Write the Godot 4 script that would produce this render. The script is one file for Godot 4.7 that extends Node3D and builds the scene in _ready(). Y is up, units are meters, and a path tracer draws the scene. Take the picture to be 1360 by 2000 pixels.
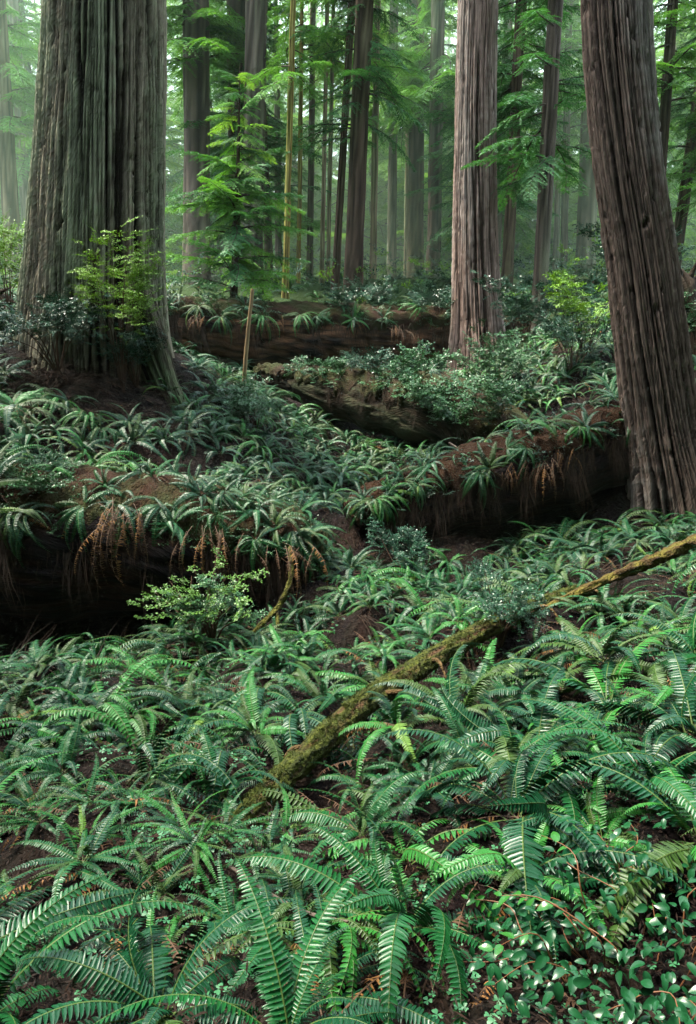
extends Node3D
# A fern gully in an old redwood forest. Metres, y up; the camera stands above the origin and looks down -z.

var rng := RandomNumberGenerator.new()
var nz := FastNoiseLite.new()          # plain simplex, frequency 1
var used := {}                          # names taken so far
var M := {}                             # materials
var G_PTS: Array[Vector3] = [
	Vector3(0.00, 1.59, -1.60), Vector3(0.00, 1.26, -2.30), Vector3(0.00, 0.86, -3.40), Vector3(0.07, 0.58, -4.40), Vector3(0.08, 0.36, -5.30), Vector3(0.00, 0.16, -6.60),
	Vector3(-0.12, -0.02, -8.00), Vector3(0.00, -0.03, -9.80), Vector3(0.00, 0.16, -11.80), Vector3(0.10, 0.45, -14.60), Vector3(0.12, 0.69, -17.00), Vector3(-0.97, 1.59, -1.60),
	Vector3(0.91, 1.71, -1.50), Vector3(-1.30, 1.31, -2.25), Vector3(-1.56, 0.94, -3.30), Vector3(-1.51, 0.58, -4.40), Vector3(-2.58, 0.36, -5.30), Vector3(-3.40, 0.15, -6.50),
	Vector3(-2.58, 0.01, -7.00), Vector3(-1.42, 0.16, -6.60), Vector3(-4.65, -0.61, -9.00), Vector3(-2.99, -0.55, -9.20), Vector3(-1.50, -0.29, -8.60), Vector3(1.22, 1.45, -2.10),
	Vector3(1.38, 1.28, -2.70), Vector3(1.93, 1.14, -3.70), Vector3(1.69, 0.88, -4.30), Vector3(1.16, 0.61, -4.60), Vector3(2.61, 1.08, -5.20), Vector3(2.08, 0.71, -5.80),
	Vector3(1.34, 0.20, -6.20), Vector3(4.32, 0.74, -8.80), Vector3(3.07, 0.33, -8.80), Vector3(2.15, 0.05, -9.00), Vector3(1.77, 0.05, -11.00), Vector3(5.38, 0.37, -12.00),
	Vector3(4.22, 0.18, -12.40), Vector3(-4.98, 1.50, -10.30), Vector3(-4.13, 1.60, -11.00), Vector3(-3.09, 1.51, -11.50), Vector3(-2.02, 1.06, -11.30), Vector3(-1.00, 0.74, -11.60),
	Vector3(-6.32, 2.58, -13.50), Vector3(-5.26, 2.90, -14.50), Vector3(-3.90, 2.78, -15.00), Vector3(-3.04, 1.96, -13.20), Vector3(-2.68, 2.23, -15.50), Vector3(-1.55, 1.55, -15.80),
	Vector3(-0.88, 1.14, -15.60), Vector3(-2.30, 1.35, -13.00), Vector3(-8.50, 3.58, -17.00), Vector3(-10.99, 3.93, -24.00), Vector3(5.67, 1.71, -14.50), Vector3(4.71, 1.76, -15.00),
	Vector3(3.50, 1.36, -15.60), Vector3(5.18, 2.63, -18.00), Vector3(7.22, 3.74, -21.00), Vector3(7.50, 3.25, -17.00), Vector3(4.24, 2.00, -22.00), Vector3(5.55, 2.88, -22.00),
	Vector3(2.38, 1.42, -19.00), Vector3(0.27, 1.03, -19.50), Vector3(-1.71, 1.19, -20.50), Vector3(-3.86, 1.81, -21.50), Vector3(-0.50, 1.59, -24.30), Vector3(2.99, 1.45, -24.00),
	Vector3(-5.11, 3.63, -27.00), Vector3(0.38, 3.73, -28.00), Vector3(4.16, 3.73, -28.00), Vector3(7.90, 4.18, -28.00), Vector3(11.75, 4.50, -27.00), Vector3(-10.90, 4.27, -28.00),
	Vector3(0.00, 5.17, -45.00), Vector3(-14.46, 5.17, -45.00), Vector3(15.63, 5.60, -45.00), Vector3(0.00, 7.23, -80.00), Vector3(-36.30, 7.49, -80.00), Vector3(36.24, 8.00, -80.00),
	Vector3(0.00, 10.81, -130.00), Vector3(-102.19, 10.81, -130.00), Vector3(105.47, 11.63, -130.00), Vector3(-10.26, 0.28, -12.00), Vector3(8.84, 0.82, -10.00), Vector3(-23.26, 3.78, -25.00),
	Vector3(19.58, 3.75, -22.00), Vector3(-3.92, 0.09, -5.00), Vector3(3.36, 1.01, -4.20), Vector3(0.00, 1.70, 0.00), Vector3(-2.00, 1.70, 0.00), Vector3(2.00, 1.75, 0.00),
	Vector3(-3.00, 1.60, 3.00), Vector3(3.00, 1.70, 3.00),
]
var g_u := PackedFloat32Array()
var g_w := PackedFloat32Array()
var g_s := PackedFloat64Array()
var grid := PackedFloat32Array()
const VC := 0.4                         # vertex colours are base colour / VC

# ---------------------------------------------------------------- helpers: naming and tagging
func numbered(called: String) -> String:
	if not used.has(called):
		used[called] = 0
		return called
	used[called] += 1
	return "%s_%03d" % [called, used[called]]

func tag(o: Node, label: String, category: String, group := "", kind := "") -> Node:
	o.set_meta("label", label)
	if category: o.set_meta("category", category)
	if group: o.set_meta("group", group)
	if kind: o.set_meta("kind", kind)
	return o

func thing(called: String, label: String, category: String, where := Vector3.ZERO, group := "") -> Node3D:
	var o := Node3D.new()
	o.name = numbered(called)
	add_child(o)
	o.position = where
	tag(o, label, category, group)
	return o

func put(called: String, mesh: Mesh, mat: Material, parent: Node = null, xf := Transform3D.IDENTITY) -> MeshInstance3D:
	var o := MeshInstance3D.new()
	o.mesh = mesh
	if mat: o.material_override = mat
	o.transform = xf
	if parent == null:
		o.name = numbered(called)
		add_child(o)
	else:
		o.name = called if not parent.has_node(called) else "%s_%03d" % [called, parent.get_child_count()]
		parent.add_child(o, true)
	return o

func scatter(called: String, mesh: Mesh, mat: Material, xfs: Array, parent: Node = null, cols: Array = []) -> MultiMeshInstance3D:
	var mm := MultiMesh.new()
	mm.transform_format = MultiMesh.TRANSFORM_3D
	mm.use_colors = cols.size() > 0
	mm.mesh = mesh
	mm.instance_count = xfs.size()
	for i in xfs.size():
		mm.set_instance_transform(i, xfs[i])
		if cols.size() > 0: mm.set_instance_color(i, cols[i])
	var o := MultiMeshInstance3D.new()
	o.multimesh = mm
	if mat: o.material_override = mat
	o.set_meta("kind", "stuff")
	if parent == null:
		o.name = numbered(called)
		add_child(o)
	else:
		o.name = called if not parent.has_node(called) else "%s_%03d" % [called, parent.get_child_count()]
		parent.add_child(o, true)
	return o

# ---------------------------------------------------------------- helpers: meshes
class MB:
	var v := PackedVector3Array()
	var c := PackedColorArray()
	var uv := PackedVector2Array()
	var ix := PackedInt32Array()
	func p(at: Vector3, col := Color.WHITE, tex := Vector2.ZERO) -> int:
		v.push_back(at)
		c.push_back(col)
		uv.push_back(tex)
		return v.size() - 1
	func t(a: int, b: int, d: int) -> void:      # counter-clockwise seen from outside
		ix.push_back(a)
		ix.push_back(d)
		ix.push_back(b)
	func q(a: int, b: int, d: int, e: int) -> void:
		t(a, b, d)
		t(a, d, e)
	func commit(onto: ArrayMesh = null) -> ArrayMesh:
		var n := PackedVector3Array()
		n.resize(v.size())
		var i := 0
		while i < ix.size():
			var a := ix[i]
			var b := ix[i + 2]
			var d := ix[i + 1]
			var f := (v[b] - v[a]).cross(v[d] - v[a])
			n[a] += f
			n[b] += f
			n[d] += f
			i += 3
		for k in n.size():
			n[k] = n[k].normalized() if n[k].length_squared() > 1e-20 else Vector3.UP
		var arr := []
		arr.resize(Mesh.ARRAY_MAX)
		arr[Mesh.ARRAY_VERTEX] = v
		arr[Mesh.ARRAY_NORMAL] = n
		arr[Mesh.ARRAY_COLOR] = c
		arr[Mesh.ARRAY_TEX_UV] = uv
		arr[Mesh.ARRAY_INDEX] = ix
		var m := onto if onto else ArrayMesh.new()
		m.add_surface_from_arrays(Mesh.PRIMITIVE_TRIANGLES, arr)
		return m

func lin(r: float, g: float, b: float) -> Color:
	return Color(r, g, b).linear_to_srgb()

func vcol(c: Vector3) -> Color:
	return Color(clampf(c.x / VC, 0, 1), clampf(c.y / VC, 0, 1), clampf(c.z / VC, 0, 1))

func n3(x: float, y: float, z: float) -> float:
	return nz.get_noise_3d(x, y, z)

func catmull(pts: Array, f: float):
	var n := pts.size() - 1
	var x := clampf(f, 0, 1) * n
	var i := mini(int(x), n - 1)
	var t := x - i
	var a = pts[maxi(i - 1, 0)]
	var b = pts[i]
	var c = pts[i + 1]
	var d = pts[mini(i + 2, n)]
	return 0.5 * ((2.0 * b) + (c - a) * t + (2.0 * a - 5.0 * b + 4.0 * c - d) * t * t + (3.0 * b - a - 3.0 * c + d) * t * t * t)

# a tube along pts with radii; shape(angle, along, radius, unit_cos, unit_sin) -> [displacement, colour]
func tube(pts: Array, radii: Array, segs: int, rings: int, shape: Callable, closed := true, bias := 1.0) -> ArrayMesh:
	var mb := MB.new()
	var along := 0.0
	var last: Vector3 = pts[0]
	var first_dir: Vector3 = (pts[1] - pts[0]).normalized()
	var side := (Vector3.RIGHT if absf(first_dir.x) < 0.8 else Vector3.BACK)
	for r in rings + 1:
		var f := pow(float(r) / rings, bias)
		var p: Vector3 = catmull(pts, f)
		var rad: float = catmull(radii, f)
		var ahead: Vector3 = catmull(pts, minf(f + 0.01, 1.0))
		var behind: Vector3 = catmull(pts, maxf(f - 0.01, 0.0))
		var d := (ahead - behind).normalized()
		side = (side - d * side.dot(d)).normalized()
		var up := d.cross(side)
		along += p.distance_to(last)
		last = p
		for s in segs + 1:
			var a := TAU * (s % segs) / segs
			var ca := cos(a)
			var sa := sin(a)
			var got: Array = shape.call(a, along, rad, ca, sa)
			var q: Vector3 = p + (side * ca + up * sa) * (rad + got[0])
			mb.p(q, vcol(got[1]), Vector2(TAU * s / segs * rad, along))
	for r in rings:
		for s in segs:
			var a := r * (segs + 1) + s
			mb.q(a, a + 1, a + segs + 2, a + segs + 1)
	if closed:
		for e in 2:
			var base := rings * (segs + 1) * e
			var mid := mb.p(pts[-1] if e else pts[0], vcol(Vector3(0.06, 0.035, 0.02)))
			for s in segs:
				if e: mb.t(base + s, base + s + 1, mid)
				else: mb.t(base + s + 1, base + s, mid)
	return mb.commit()

func plain_rod(col: Vector3) -> Callable:
	return func(_a, l, rad, ca, sa):
		var n := n3(ca * 2.0 + col.x * 50.0, l * 3.0, sa * 2.0)
		return [rad * 0.2 * n, col * (1.0 + 0.5 * n)]

# ---------------------------------------------------------------- the ground
func solve_ground() -> void:
	var n := G_PTS.size()
	for p in G_PTS:
		var d := clampf(-p.z, -1.5, 140.0)
		g_u.push_back(clampf(p.x / (d + 4.0), -1.5, 1.5))
		g_w.push_back(log(d + 4.0))
	var m := n + 3
	var a := []
	for i in m:
		var row := PackedFloat64Array()
		row.resize(m + 1)
		a.push_back(row)
	for i in n:
		for j in n:
			var r2 := (g_u[i] - g_u[j]) ** 2 + (g_w[i] - g_w[j]) ** 2 + 1e-9
			a[i][j] = r2 * log(r2) * 0.5
		a[i][i] += 0.004
		a[i][n] = 1.0
		a[i][n + 1] = g_u[i]
		a[i][n + 2] = g_w[i]
		a[n][i] = 1.0
		a[n + 1][i] = g_u[i]
		a[n + 2][i] = g_w[i]
		a[i][m] = G_PTS[i].y
	for k in m:
		var best := k
		for i in range(k + 1, m):
			if absf(a[i][k]) > absf(a[best][k]): best = i
		var swap = a[k]
		a[k] = a[best]
		a[best] = swap
		var pk: PackedFloat64Array = a[k]
		for i in range(k + 1, m):
			var row: PackedFloat64Array = a[i]
			var f := row[k] / pk[k]
			if f != 0.0:
				for j in range(k, m + 1): row[j] -= f * pk[j]
				a[i] = row
	g_s.resize(m)
	for k in range(m - 1, -1, -1):
		var row: PackedFloat64Array = a[k]
		var s := row[m]
		for j in range(k + 1, m): s -= row[j] * g_s[j]
		g_s[k] = s / row[k]

func smooth_ground(x: float, z: float) -> float:
	var d := clampf(-z, -1.5, 140.0)
	var u := clampf(x / (d + 4.0), -1.5, 1.5)
	var w := log(d + 4.0)
	var n := g_u.size()
	var s := g_s[n] + g_s[n + 1] * u + g_s[n + 2] * w
	for i in n:
		var du := u - g_u[i]
		var dw := w - g_w[i]
		var r2 := du * du + dw * dw + 1e-9
		s += g_s[i] * r2 * log(r2) * 0.5
	return s

func ground(x: float, z: float) -> float:
	var b := 0.22 * n3(x * 0.55, 3.0, z * 0.55) + 0.10 * n3(x * 1.9, 7.0, z * 1.9)
	b += 0.24 * n3(x * 0.9, 15.0, z * 0.9) * smoothstep(-2.6, -4.0, z) * (1.0 - smoothstep(-8.0, -10.0, z))
	return smooth_ground(x, z) + b + 0.55 * maxf(0.0, z - 0.5)

func slope(x: float, z: float) -> Vector3:
	var e := 0.35
	var gx := (smooth_ground(x + e, z) - smooth_ground(x - e, z)) / (2 * e)
	var gz := (smooth_ground(x, z + e) - smooth_ground(x, z - e)) / (2 * e)
	return Vector3(-gx, 1, -gz).normalized()

func build_ground() -> void:
	var mb := MB.new()
	var cols := 300
	var rows := 210
	for r in rows + 1:
		var f := float(r) / rows
		var d := 0.0
		if f < 0.15: d = lerpf(-30.0, 0.0, f / 0.15)
		else: d = exp(lerpf(log(4.0), log(174.0), (f - 0.15) / 0.85)) - 4.0
		for k in cols + 1:
			var u := (float(k) / cols) * 2.0 - 1.0
			var x := (u * 0.75 + u * u * u * 1.0) * (absf(d) + 8.0)
			var y := ground(x, -d)
			y += 0.025 * n3(x * 7.0, 1.0, d * 7.0)
			var a := n3(x * 0.8, 20.0, d * 0.8)
			var b := n3(x * 3.7, 31.0, d * 3.7)
			var c := Vector3(0.004, 0.0028, 0.0022).lerp(Vector3(0.011, 0.006, 0.004), clampf(0.45 + a * 0.8 + b * 0.5, 0, 1))
			if d > 22.0: c = c.lerp(Vector3(0.03, 0.055, 0.016), clampf((d - 22.0) / 8.0, 0, 0.75))
			mb.p(Vector3(x, y, -d), vcol(c), Vector2(x, d))
	for r in rows:
		for k in cols:
			var a := r * (cols + 1) + k
			mb.q(a, a + 1, a + cols + 2, a + cols + 1)
	var o := put("ground", mb.commit(), M.soil)
	tag(o, "dark brown forest floor of needles and soil falling into the gully", "ground", "", "structure")

# ---------------------------------------------------------------- leaves: fern fronds, sprays, branches
# a frond of length 1: a bent midrib with pinnae down both sides, growing out along +z and up +y
func frond(pairs: int, wide: float, rise: float, curl: float, bend: float, bare: float, droop: float, seed_: int, wither := 0.0, taper := 0.62, arc := 1.25, fill := 0.88) -> ArrayMesh:
	var r := RandomNumberGenerator.new()
	r.seed = seed_
	var leaf := MB.new()
	var rib := MB.new()
	var n := pairs * 2
	var p := Vector3.ZERO
	var step := 1.0 / n
	var heading := 0.0
	var prev_l := -1
	var prev_r := -1
	var ribs := []
	var pend := []
	for k in n + 1:
		var s := float(k) / n
		var ang := deg_to_rad(rise - curl * pow(s, arc))
		heading = deg_to_rad(bend) * s * s
		var tan_ := Vector3(sin(heading) * cos(ang), sin(ang), cos(heading) * cos(ang))
		var side := Vector3(cos(heading), 0, -sin(heading))
		var nor := tan_.cross(side).normalized()
		var hw := 0.0042 * (1.15 - s)
		ribs.push_back([rib.p(p - side * hw, Color.WHITE), rib.p(p + nor * hw * 1.1), rib.p(p + side * hw)])
		if s > bare and k % 2 == 0 and k < n:
			pend.push_back([s, p, tan_, side, nor])
		p += tan_ * step
	for k in n:
		for e in 2:
			rib.q(ribs[k][e], ribs[k][e + 1], ribs[k + 1][e + 1], ribs[k + 1][e])
	for it in pend:
		var s: float = it[0]
		var g := (s - bare) / (1.0 - bare)
		var prof := minf(1.0, 0.62 + g * 2.2) * pow(1.0 - g, taper) * 1.12
		prof = minf(prof, 1.0) * (1.0 if g < 0.97 else 0.8)
		var wl := maxf(wide * prof, 0.006)
		for sd in [-1.0, 1.0]:
			if wither > 0.0 and r.randf() < wither * 0.35: continue
			var l: float = wl * r.randf_range(0.9, 1.06) * (1.0 - wither * r.randf_range(0.1, 0.6))
			var sw: float = deg_to_rad(lerpf(8.0, 34.0, g * g)) + r.randfn(0, 0.06 + wither * 0.3)
			var dr: float = droop + r.randfn(0, 0.08 + wither * 0.35)
			var o: Vector3 = it[3] * sd
			var dir: Vector3 = (o * cos(sw) + it[2] * sin(sw) - it[4] * dr).normalized()
			var tw: float = r.randfn(0, 0.10)
			var wd: Vector3 = (it[2] * cos(sw) - o * sin(sw) + it[4] * tw).normalized()
			var up: Vector3 = it[4]
			var h: float = minf(step * fill, l * 0.30) * (1.0 - wither * 0.5)
			var shade := r.randf_range(0.82, 1.0)
			var c0 := Color(shade * 0.85, shade * 0.9, shade * 0.85)
			var c1 := Color(shade, shade, shade)
			var b: Vector3 = it[1]
			var rows := []
			for w in [[0.0, 0.62], [0.10, 1.0], [0.55, 0.86], [0.85, 0.5]]:
				var q: Vector3 = b + dir * l * w[0] - up * (w[0] * w[0] * l * (0.18 + wither * 0.5))
				rows.push_back([leaf.p(q - wd * h * w[1] + up * 0.0016, c1), leaf.p(q - up * h * 0.35 * w[1], c0), leaf.p(q + wd * h * w[1] + up * 0.0016, c1)])
			var tip := leaf.p(b + dir * l - up * (l * (0.22 + wither * 0.5)) + wd * h * 0.35, c1)
			for j in 3:
				for e in 2:
					if sd > 0: leaf.q(rows[j][e + 1], rows[j][e], rows[j + 1][e], rows[j + 1][e + 1])
					else: leaf.q(rows[j][e], rows[j][e + 1], rows[j + 1][e + 1], rows[j + 1][e])
			for e in 2:
				if sd > 0: leaf.t(rows[3][e + 1], rows[3][e], tip)
				else: leaf.t(rows[3][e], rows[3][e + 1], tip)
	var m := leaf.commit()
	return rib.commit(m)

# an irregular sprig of small oval leaves, about 1 long, for huckleberry and other broadleaf brush
func leaf_twig(leaves: int, size: float, seed_: int) -> ArrayMesh:
	var r := RandomNumberGenerator.new()
	r.seed = seed_
	var mb := MB.new()
	var bark := Color(0.4, 0.25, 0.2)
	var arms := [[Vector3.ZERO, Vector3(0.1, 0.2, 1).normalized(), 0.9]]
	for k in 8:
		var s := r.randf_range(0.1, 0.75)
		var yaw := r.randf_range(0.3, 1.5) * (1.0 if k % 2 else -1.0)
		arms.push_back([Vector3(0.1 * s, 0.2 * s, s * 0.9), Vector3(sin(yaw), r.randf_range(-0.2, 0.5), cos(yaw)).normalized(), r.randf_range(0.22, 0.5)])
	for arm in arms:
		var a: Vector3 = arm[0]
		var d: Vector3 = arm[1]
		var len_: float = arm[2]
		var sx := d.cross(Vector3.UP).normalized() * 0.006
		mb.t(mb.p(a - sx, bark), mb.p(a + sx, bark), mb.p(a + d * len_, bark))
		var count := int(leaves * len_ * r.randf_range(0.2, 0.3))
		for k in count:
			var q := a + d * len_ * (0.15 + 0.85 * (k + r.randf()) / count)
			var yaw := r.randf() * TAU
			var nor := Vector3(r.randfn(0, 0.45), 1, r.randfn(0, 0.45)).normalized()
			var dir := Vector3(cos(yaw), 0, sin(yaw))
			dir = (dir - nor * nor.dot(dir) + d * 0.5).normalized()
			var w := nor.cross(dir).normalized()
			var l := size * r.randf_range(0.65, 1.2)
			var sh := r.randf_range(0.7, 1.0)
			var cc := Color(sh, sh, sh)
			var k0 := mb.p(q, cc)
			var k1 := mb.p(q + dir * l * 0.32 + w * l * 0.26, cc)
			var k2 := mb.p(q + dir * l * 0.32 - w * l * 0.26, cc)
			var k3 := mb.p(q + dir * l * 0.72 + w * l * 0.22 - nor * l * 0.05, cc)
			var k4 := mb.p(q + dir * l * 0.72 - w * l * 0.22 - nor * l * 0.05, cc)
			var k5 := mb.p(q + dir * l - nor * l * 0.12, cc)
			mb.t(k0, k1, k2)
			mb.q(k2, k1, k3, k4)
			mb.t(k4, k3, k5)
	return mb.commit()

# a conifer limb of length 1 along +z: side twigs that carry flat needle sprays
func limb(seed_: int, sag: float, fine: float) -> ArrayMesh:
	var r := RandomNumberGenerator.new()
	r.seed = seed_
	var leaf := MB.new()
	var wood := MB.new()
	var at := func(s: float) -> Vector3: return Vector3(0.06 * sin(s * 4.0 + seed_), 0.12 * s - sag * s * s, s)
	var ring := []
	for k in 9:
		var s := k / 8.0
		var p: Vector3 = at.call(s)
		var w := 0.012 * (1.1 - s)
		ring.push_back([wood.p(p + Vector3(-w, -w * 0.6, 0)), wood.p(p + Vector3(0, w, 0)), wood.p(p + Vector3(w, -w * 0.6, 0))])
		if k:
			for e in 3:
				wood.q(ring[k][e], ring[k][(e + 1) % 3], ring[k - 1][(e + 1) % 3], ring[k - 1][e])
	var n := 22
	for k in n:
		var s := 0.16 + 0.84 * k / (n - 1.0)
		for sd in [-1.0, 1.0]:
			if r.randf() < 0.12: continue
			var p: Vector3 = at.call(s)
			var len_ := (0.34 * pow(1.0 - s, 0.7) + 0.07) * r.randf_range(0.6, 1.15)
			if s < 0.3: len_ *= 0.5 + s
			var d := Vector3(sd * r.randf_range(0.75, 1.0), r.randf_range(-0.35, 0.1), r.randf_range(0.35, 0.8)).normalized()
			var cnt := int(len_ / (0.022 * fine)) + 2
			for j in cnt:
				var u := (j + 0.6) / cnt
				var q := p + d * len_ * u + Vector3(0, -0.35 * len_ * u * u, 0)
				for e in [-1.0, 1.0]:
					var nd: Vector3 = (d * 0.75 + d.cross(Vector3.UP).normalized() * e * 0.8 + Vector3(0, r.randf_range(-0.45, 0.15), 0)).normalized()
					var nl := 0.062 * fine * r.randf_range(0.7, 1.25) * (1.15 - 0.5 * u)
					var wv := nd.cross(Vector3(r.randfn(0, 0.4), 1, r.randfn(0, 0.4))).normalized() * nl * 0.19
					var sh := r.randf_range(0.65, 1.0)
					var cc := Color(sh, sh, sh)
					var a := leaf.p(q, cc)
					var b := leaf.p(q + nd * nl * 0.5 + wv, cc)
					var c := leaf.p(q + nd * nl * 0.5 - wv, cc)
					var t := leaf.p(q + nd * nl, cc)
					leaf.t(a, b, c)
					leaf.t(c, b, t)
	var m := leaf.commit()
	return wood.commit(m)

# ---------------------------------------------------------------- materials
func noise_tex(freq: float, fractal: int, seed_: int, normal := false, size := 512) -> NoiseTexture2D:
	var f := FastNoiseLite.new()
	f.seed = seed_
	f.frequency = freq
	f.fractal_type = fractal as FastNoiseLite.FractalType
	f.fractal_octaves = 5
	var t := NoiseTexture2D.new()
	t.width = size
	t.height = size
	t.seamless = true
	t.noise = f
	t.as_normal_map = normal
	return t

func leaf_mat(r: float, g: float, b: float, rough: float, through: float, tinted := true) -> StandardMaterial3D:
	var m := StandardMaterial3D.new()
	m.albedo_color = lin(r, g, b)
	m.vertex_color_use_as_albedo = tinted
	m.roughness = rough
	m.metallic_specular = 0.34
	m.cull_mode = BaseMaterial3D.CULL_DISABLED
	if through > 0:
		m.backlight_enabled = true
		m.backlight = Color(through, through, through * 0.6)
	return m

func rough_mat(tex_scale: Vector3, bump: float, tex: Texture2D, tri := true) -> StandardMaterial3D:
	var m := StandardMaterial3D.new()
	m.albedo_color = lin(VC, VC, VC)
	m.vertex_color_use_as_albedo = true
	m.roughness = 0.95
	m.metallic_specular = 0.25
	m.heightmap_enabled = true
	m.heightmap_texture = tex
	m.heightmap_scale = bump
	m.uv1_triplanar = tri
	m.uv1_world_triplanar = tri
	m.uv1_scale = tex_scale
	return m

func make_materials() -> void:
	var grain := noise_tex(0.02, FastNoiseLite.FRACTAL_FBM, 5)
	var ridge := noise_tex(0.018, FastNoiseLite.FRACTAL_RIDGED, 9)
	M.soil = rough_mat(Vector3(1.1, 1.1, 1.1), 7.0, grain)
	M.bark = rough_mat(Vector3(2.2, 0.35, 1), 2.2, ridge, false)
	M.log = rough_mat(Vector3(1.4, 0.3, 1), 2.5, ridge, false)
	M.moss = rough_mat(Vector3(2.6, 2.6, 2.6), 5.0, grain)
	M.twig = rough_mat(Vector3(6, 6, 6), 0.5, grain)
	M.fern_deep = leaf_mat(0.0035, 0.038, 0.014, 0.35, 0.16)
	M.fern_olive = leaf_mat(0.026, 0.058, 0.010, 0.45, 0.2)
	M.fern_mid = leaf_mat(0.006, 0.060, 0.0145, 0.36, 0.2)
	M.fern_lit = leaf_mat(0.019, 0.115, 0.017, 0.38, 0.28)
	M.fern_yellow = leaf_mat(0.075, 0.15, 0.018, 0.42, 0.3)
	M.fern_dead = leaf_mat(0.17, 0.075, 0.020, 0.7, 0.2)
	M.fern_old = leaf_mat(0.060, 0.029, 0.014, 0.8, 0.1)
	M.rib_green = leaf_mat(0.045, 0.075, 0.017, 0.5, 0.0)
	M.rib_brown = leaf_mat(0.06, 0.03, 0.014, 0.6, 0.0)
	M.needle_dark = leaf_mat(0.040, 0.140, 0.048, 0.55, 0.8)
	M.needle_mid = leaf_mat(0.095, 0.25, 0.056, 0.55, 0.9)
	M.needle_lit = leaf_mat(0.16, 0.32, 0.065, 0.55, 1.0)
	M.limb_wood = leaf_mat(0.03, 0.022, 0.016, 0.9, 0.0)
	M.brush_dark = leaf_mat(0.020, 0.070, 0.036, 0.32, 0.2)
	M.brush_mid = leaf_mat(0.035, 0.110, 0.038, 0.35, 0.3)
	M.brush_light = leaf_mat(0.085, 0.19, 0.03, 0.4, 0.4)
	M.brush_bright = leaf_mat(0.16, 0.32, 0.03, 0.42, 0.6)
	M.salal = leaf_mat(0.007, 0.050, 0.017, 0.3, 0.12)
	M.salal_young = leaf_mat(0.022, 0.10, 0.018, 0.24, 0.25)
	M.stem_red = leaf_mat(0.11, 0.045, 0.02, 0.5, 0.0, false)
	M.litter = leaf_mat(0.016, 0.009, 0.0055, 0.9, 0.0)
	M.oxalis = leaf_mat(0.03, 0.12, 0.05, 0.45, 0.3)
	M.moss_leaf = leaf_mat(0.075, 0.098, 0.016, 0.8, 0.2)
	M.fibre = leaf_mat(0.034, 0.018, 0.010, 0.9, 0.0)

# ---------------------------------------------------------------- bark
func bark_shape(k: float, depth: float, rib: Vector3, crack: Vector3, lichen: Vector3, lich: float, seed_: float, twist := 0.0, ref := 0.35) -> Callable:
	return func(a, l, rad, ca, sa):
		var tw: float = twist * l
		var r: float = ref * (0.8 + 0.2 * rad / ref)
		var cx: float = (ca * cos(tw) - sa * sin(tw)) * r
		var cz: float = (sa * cos(tw) + ca * sin(tw)) * r
		var w := 0.022 * n3(cx * 1.6 + seed_, l * 0.35, cz * 1.6)
		var m1 := absf(n3((cx + w) * k + seed_, l * 0.035, (cz + w) * k))
		var m2 := absf(n3((cx - w) * k * 2.7, l * 0.08 + seed_, (cz + w) * k * 2.7))
		var m3 := n3(cx * k * 8.0, l * 0.6, cz * k * 8.0 + seed_)
		var m4 := n3(cx * k * 1.3 + 9.0, l * 4.5 + seed_, cz * k * 1.3)
		var f1 := 1.0 - smoothstep(0.06, 0.16, m1 + 0.02 * m4)
		var f2 := 1.0 - smoothstep(0.03, 0.20, m2 + 0.05 * m4)
		var big := n3(cx * 0.9 + seed_, l * 0.12, cz * 0.9)
		var pit := 0.5 * smoothstep(0.70, 0.80, n3(cx * 5.0 + 30.0, l * 3.6, cz * 5.0 + seed_))
		var d := -depth * f1 - depth * 0.6 * f2 + depth * 0.38 * m3 + depth * 0.04 * m4 - depth * pit + depth * 0.3 * big + depth * 0.25 * minf(m1, 0.4)
		var col := rib.lerp(lichen, clampf(lich + 1.3 * big + 0.5 * m4, 0.0, 1.0))
		col = col * (0.95 + 0.8 * m3 + 0.15 * m4)
		col = col.lerp(crack, clampf(f1 * 0.92 + f2 * 0.6 + pit * 0.9, 0.0, 1.0))
		return [d, col]

# ---------------------------------------------------------------- trees
var limbs: Array[ArrayMesh] = []
var fine_limbs: Array[ArrayMesh] = []

func limb_mesh(kind: ArrayMesh, leaf: Material) -> ArrayMesh:
	var key := [kind, leaf]
	if not limb_cache.has(key):
		var m: ArrayMesh = kind.duplicate()
		m.surface_set_material(0, leaf)
		m.surface_set_material(1, M.limb_wood)
		limb_cache[key] = m
	return limb_cache[key]
var limb_cache := {}

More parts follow.
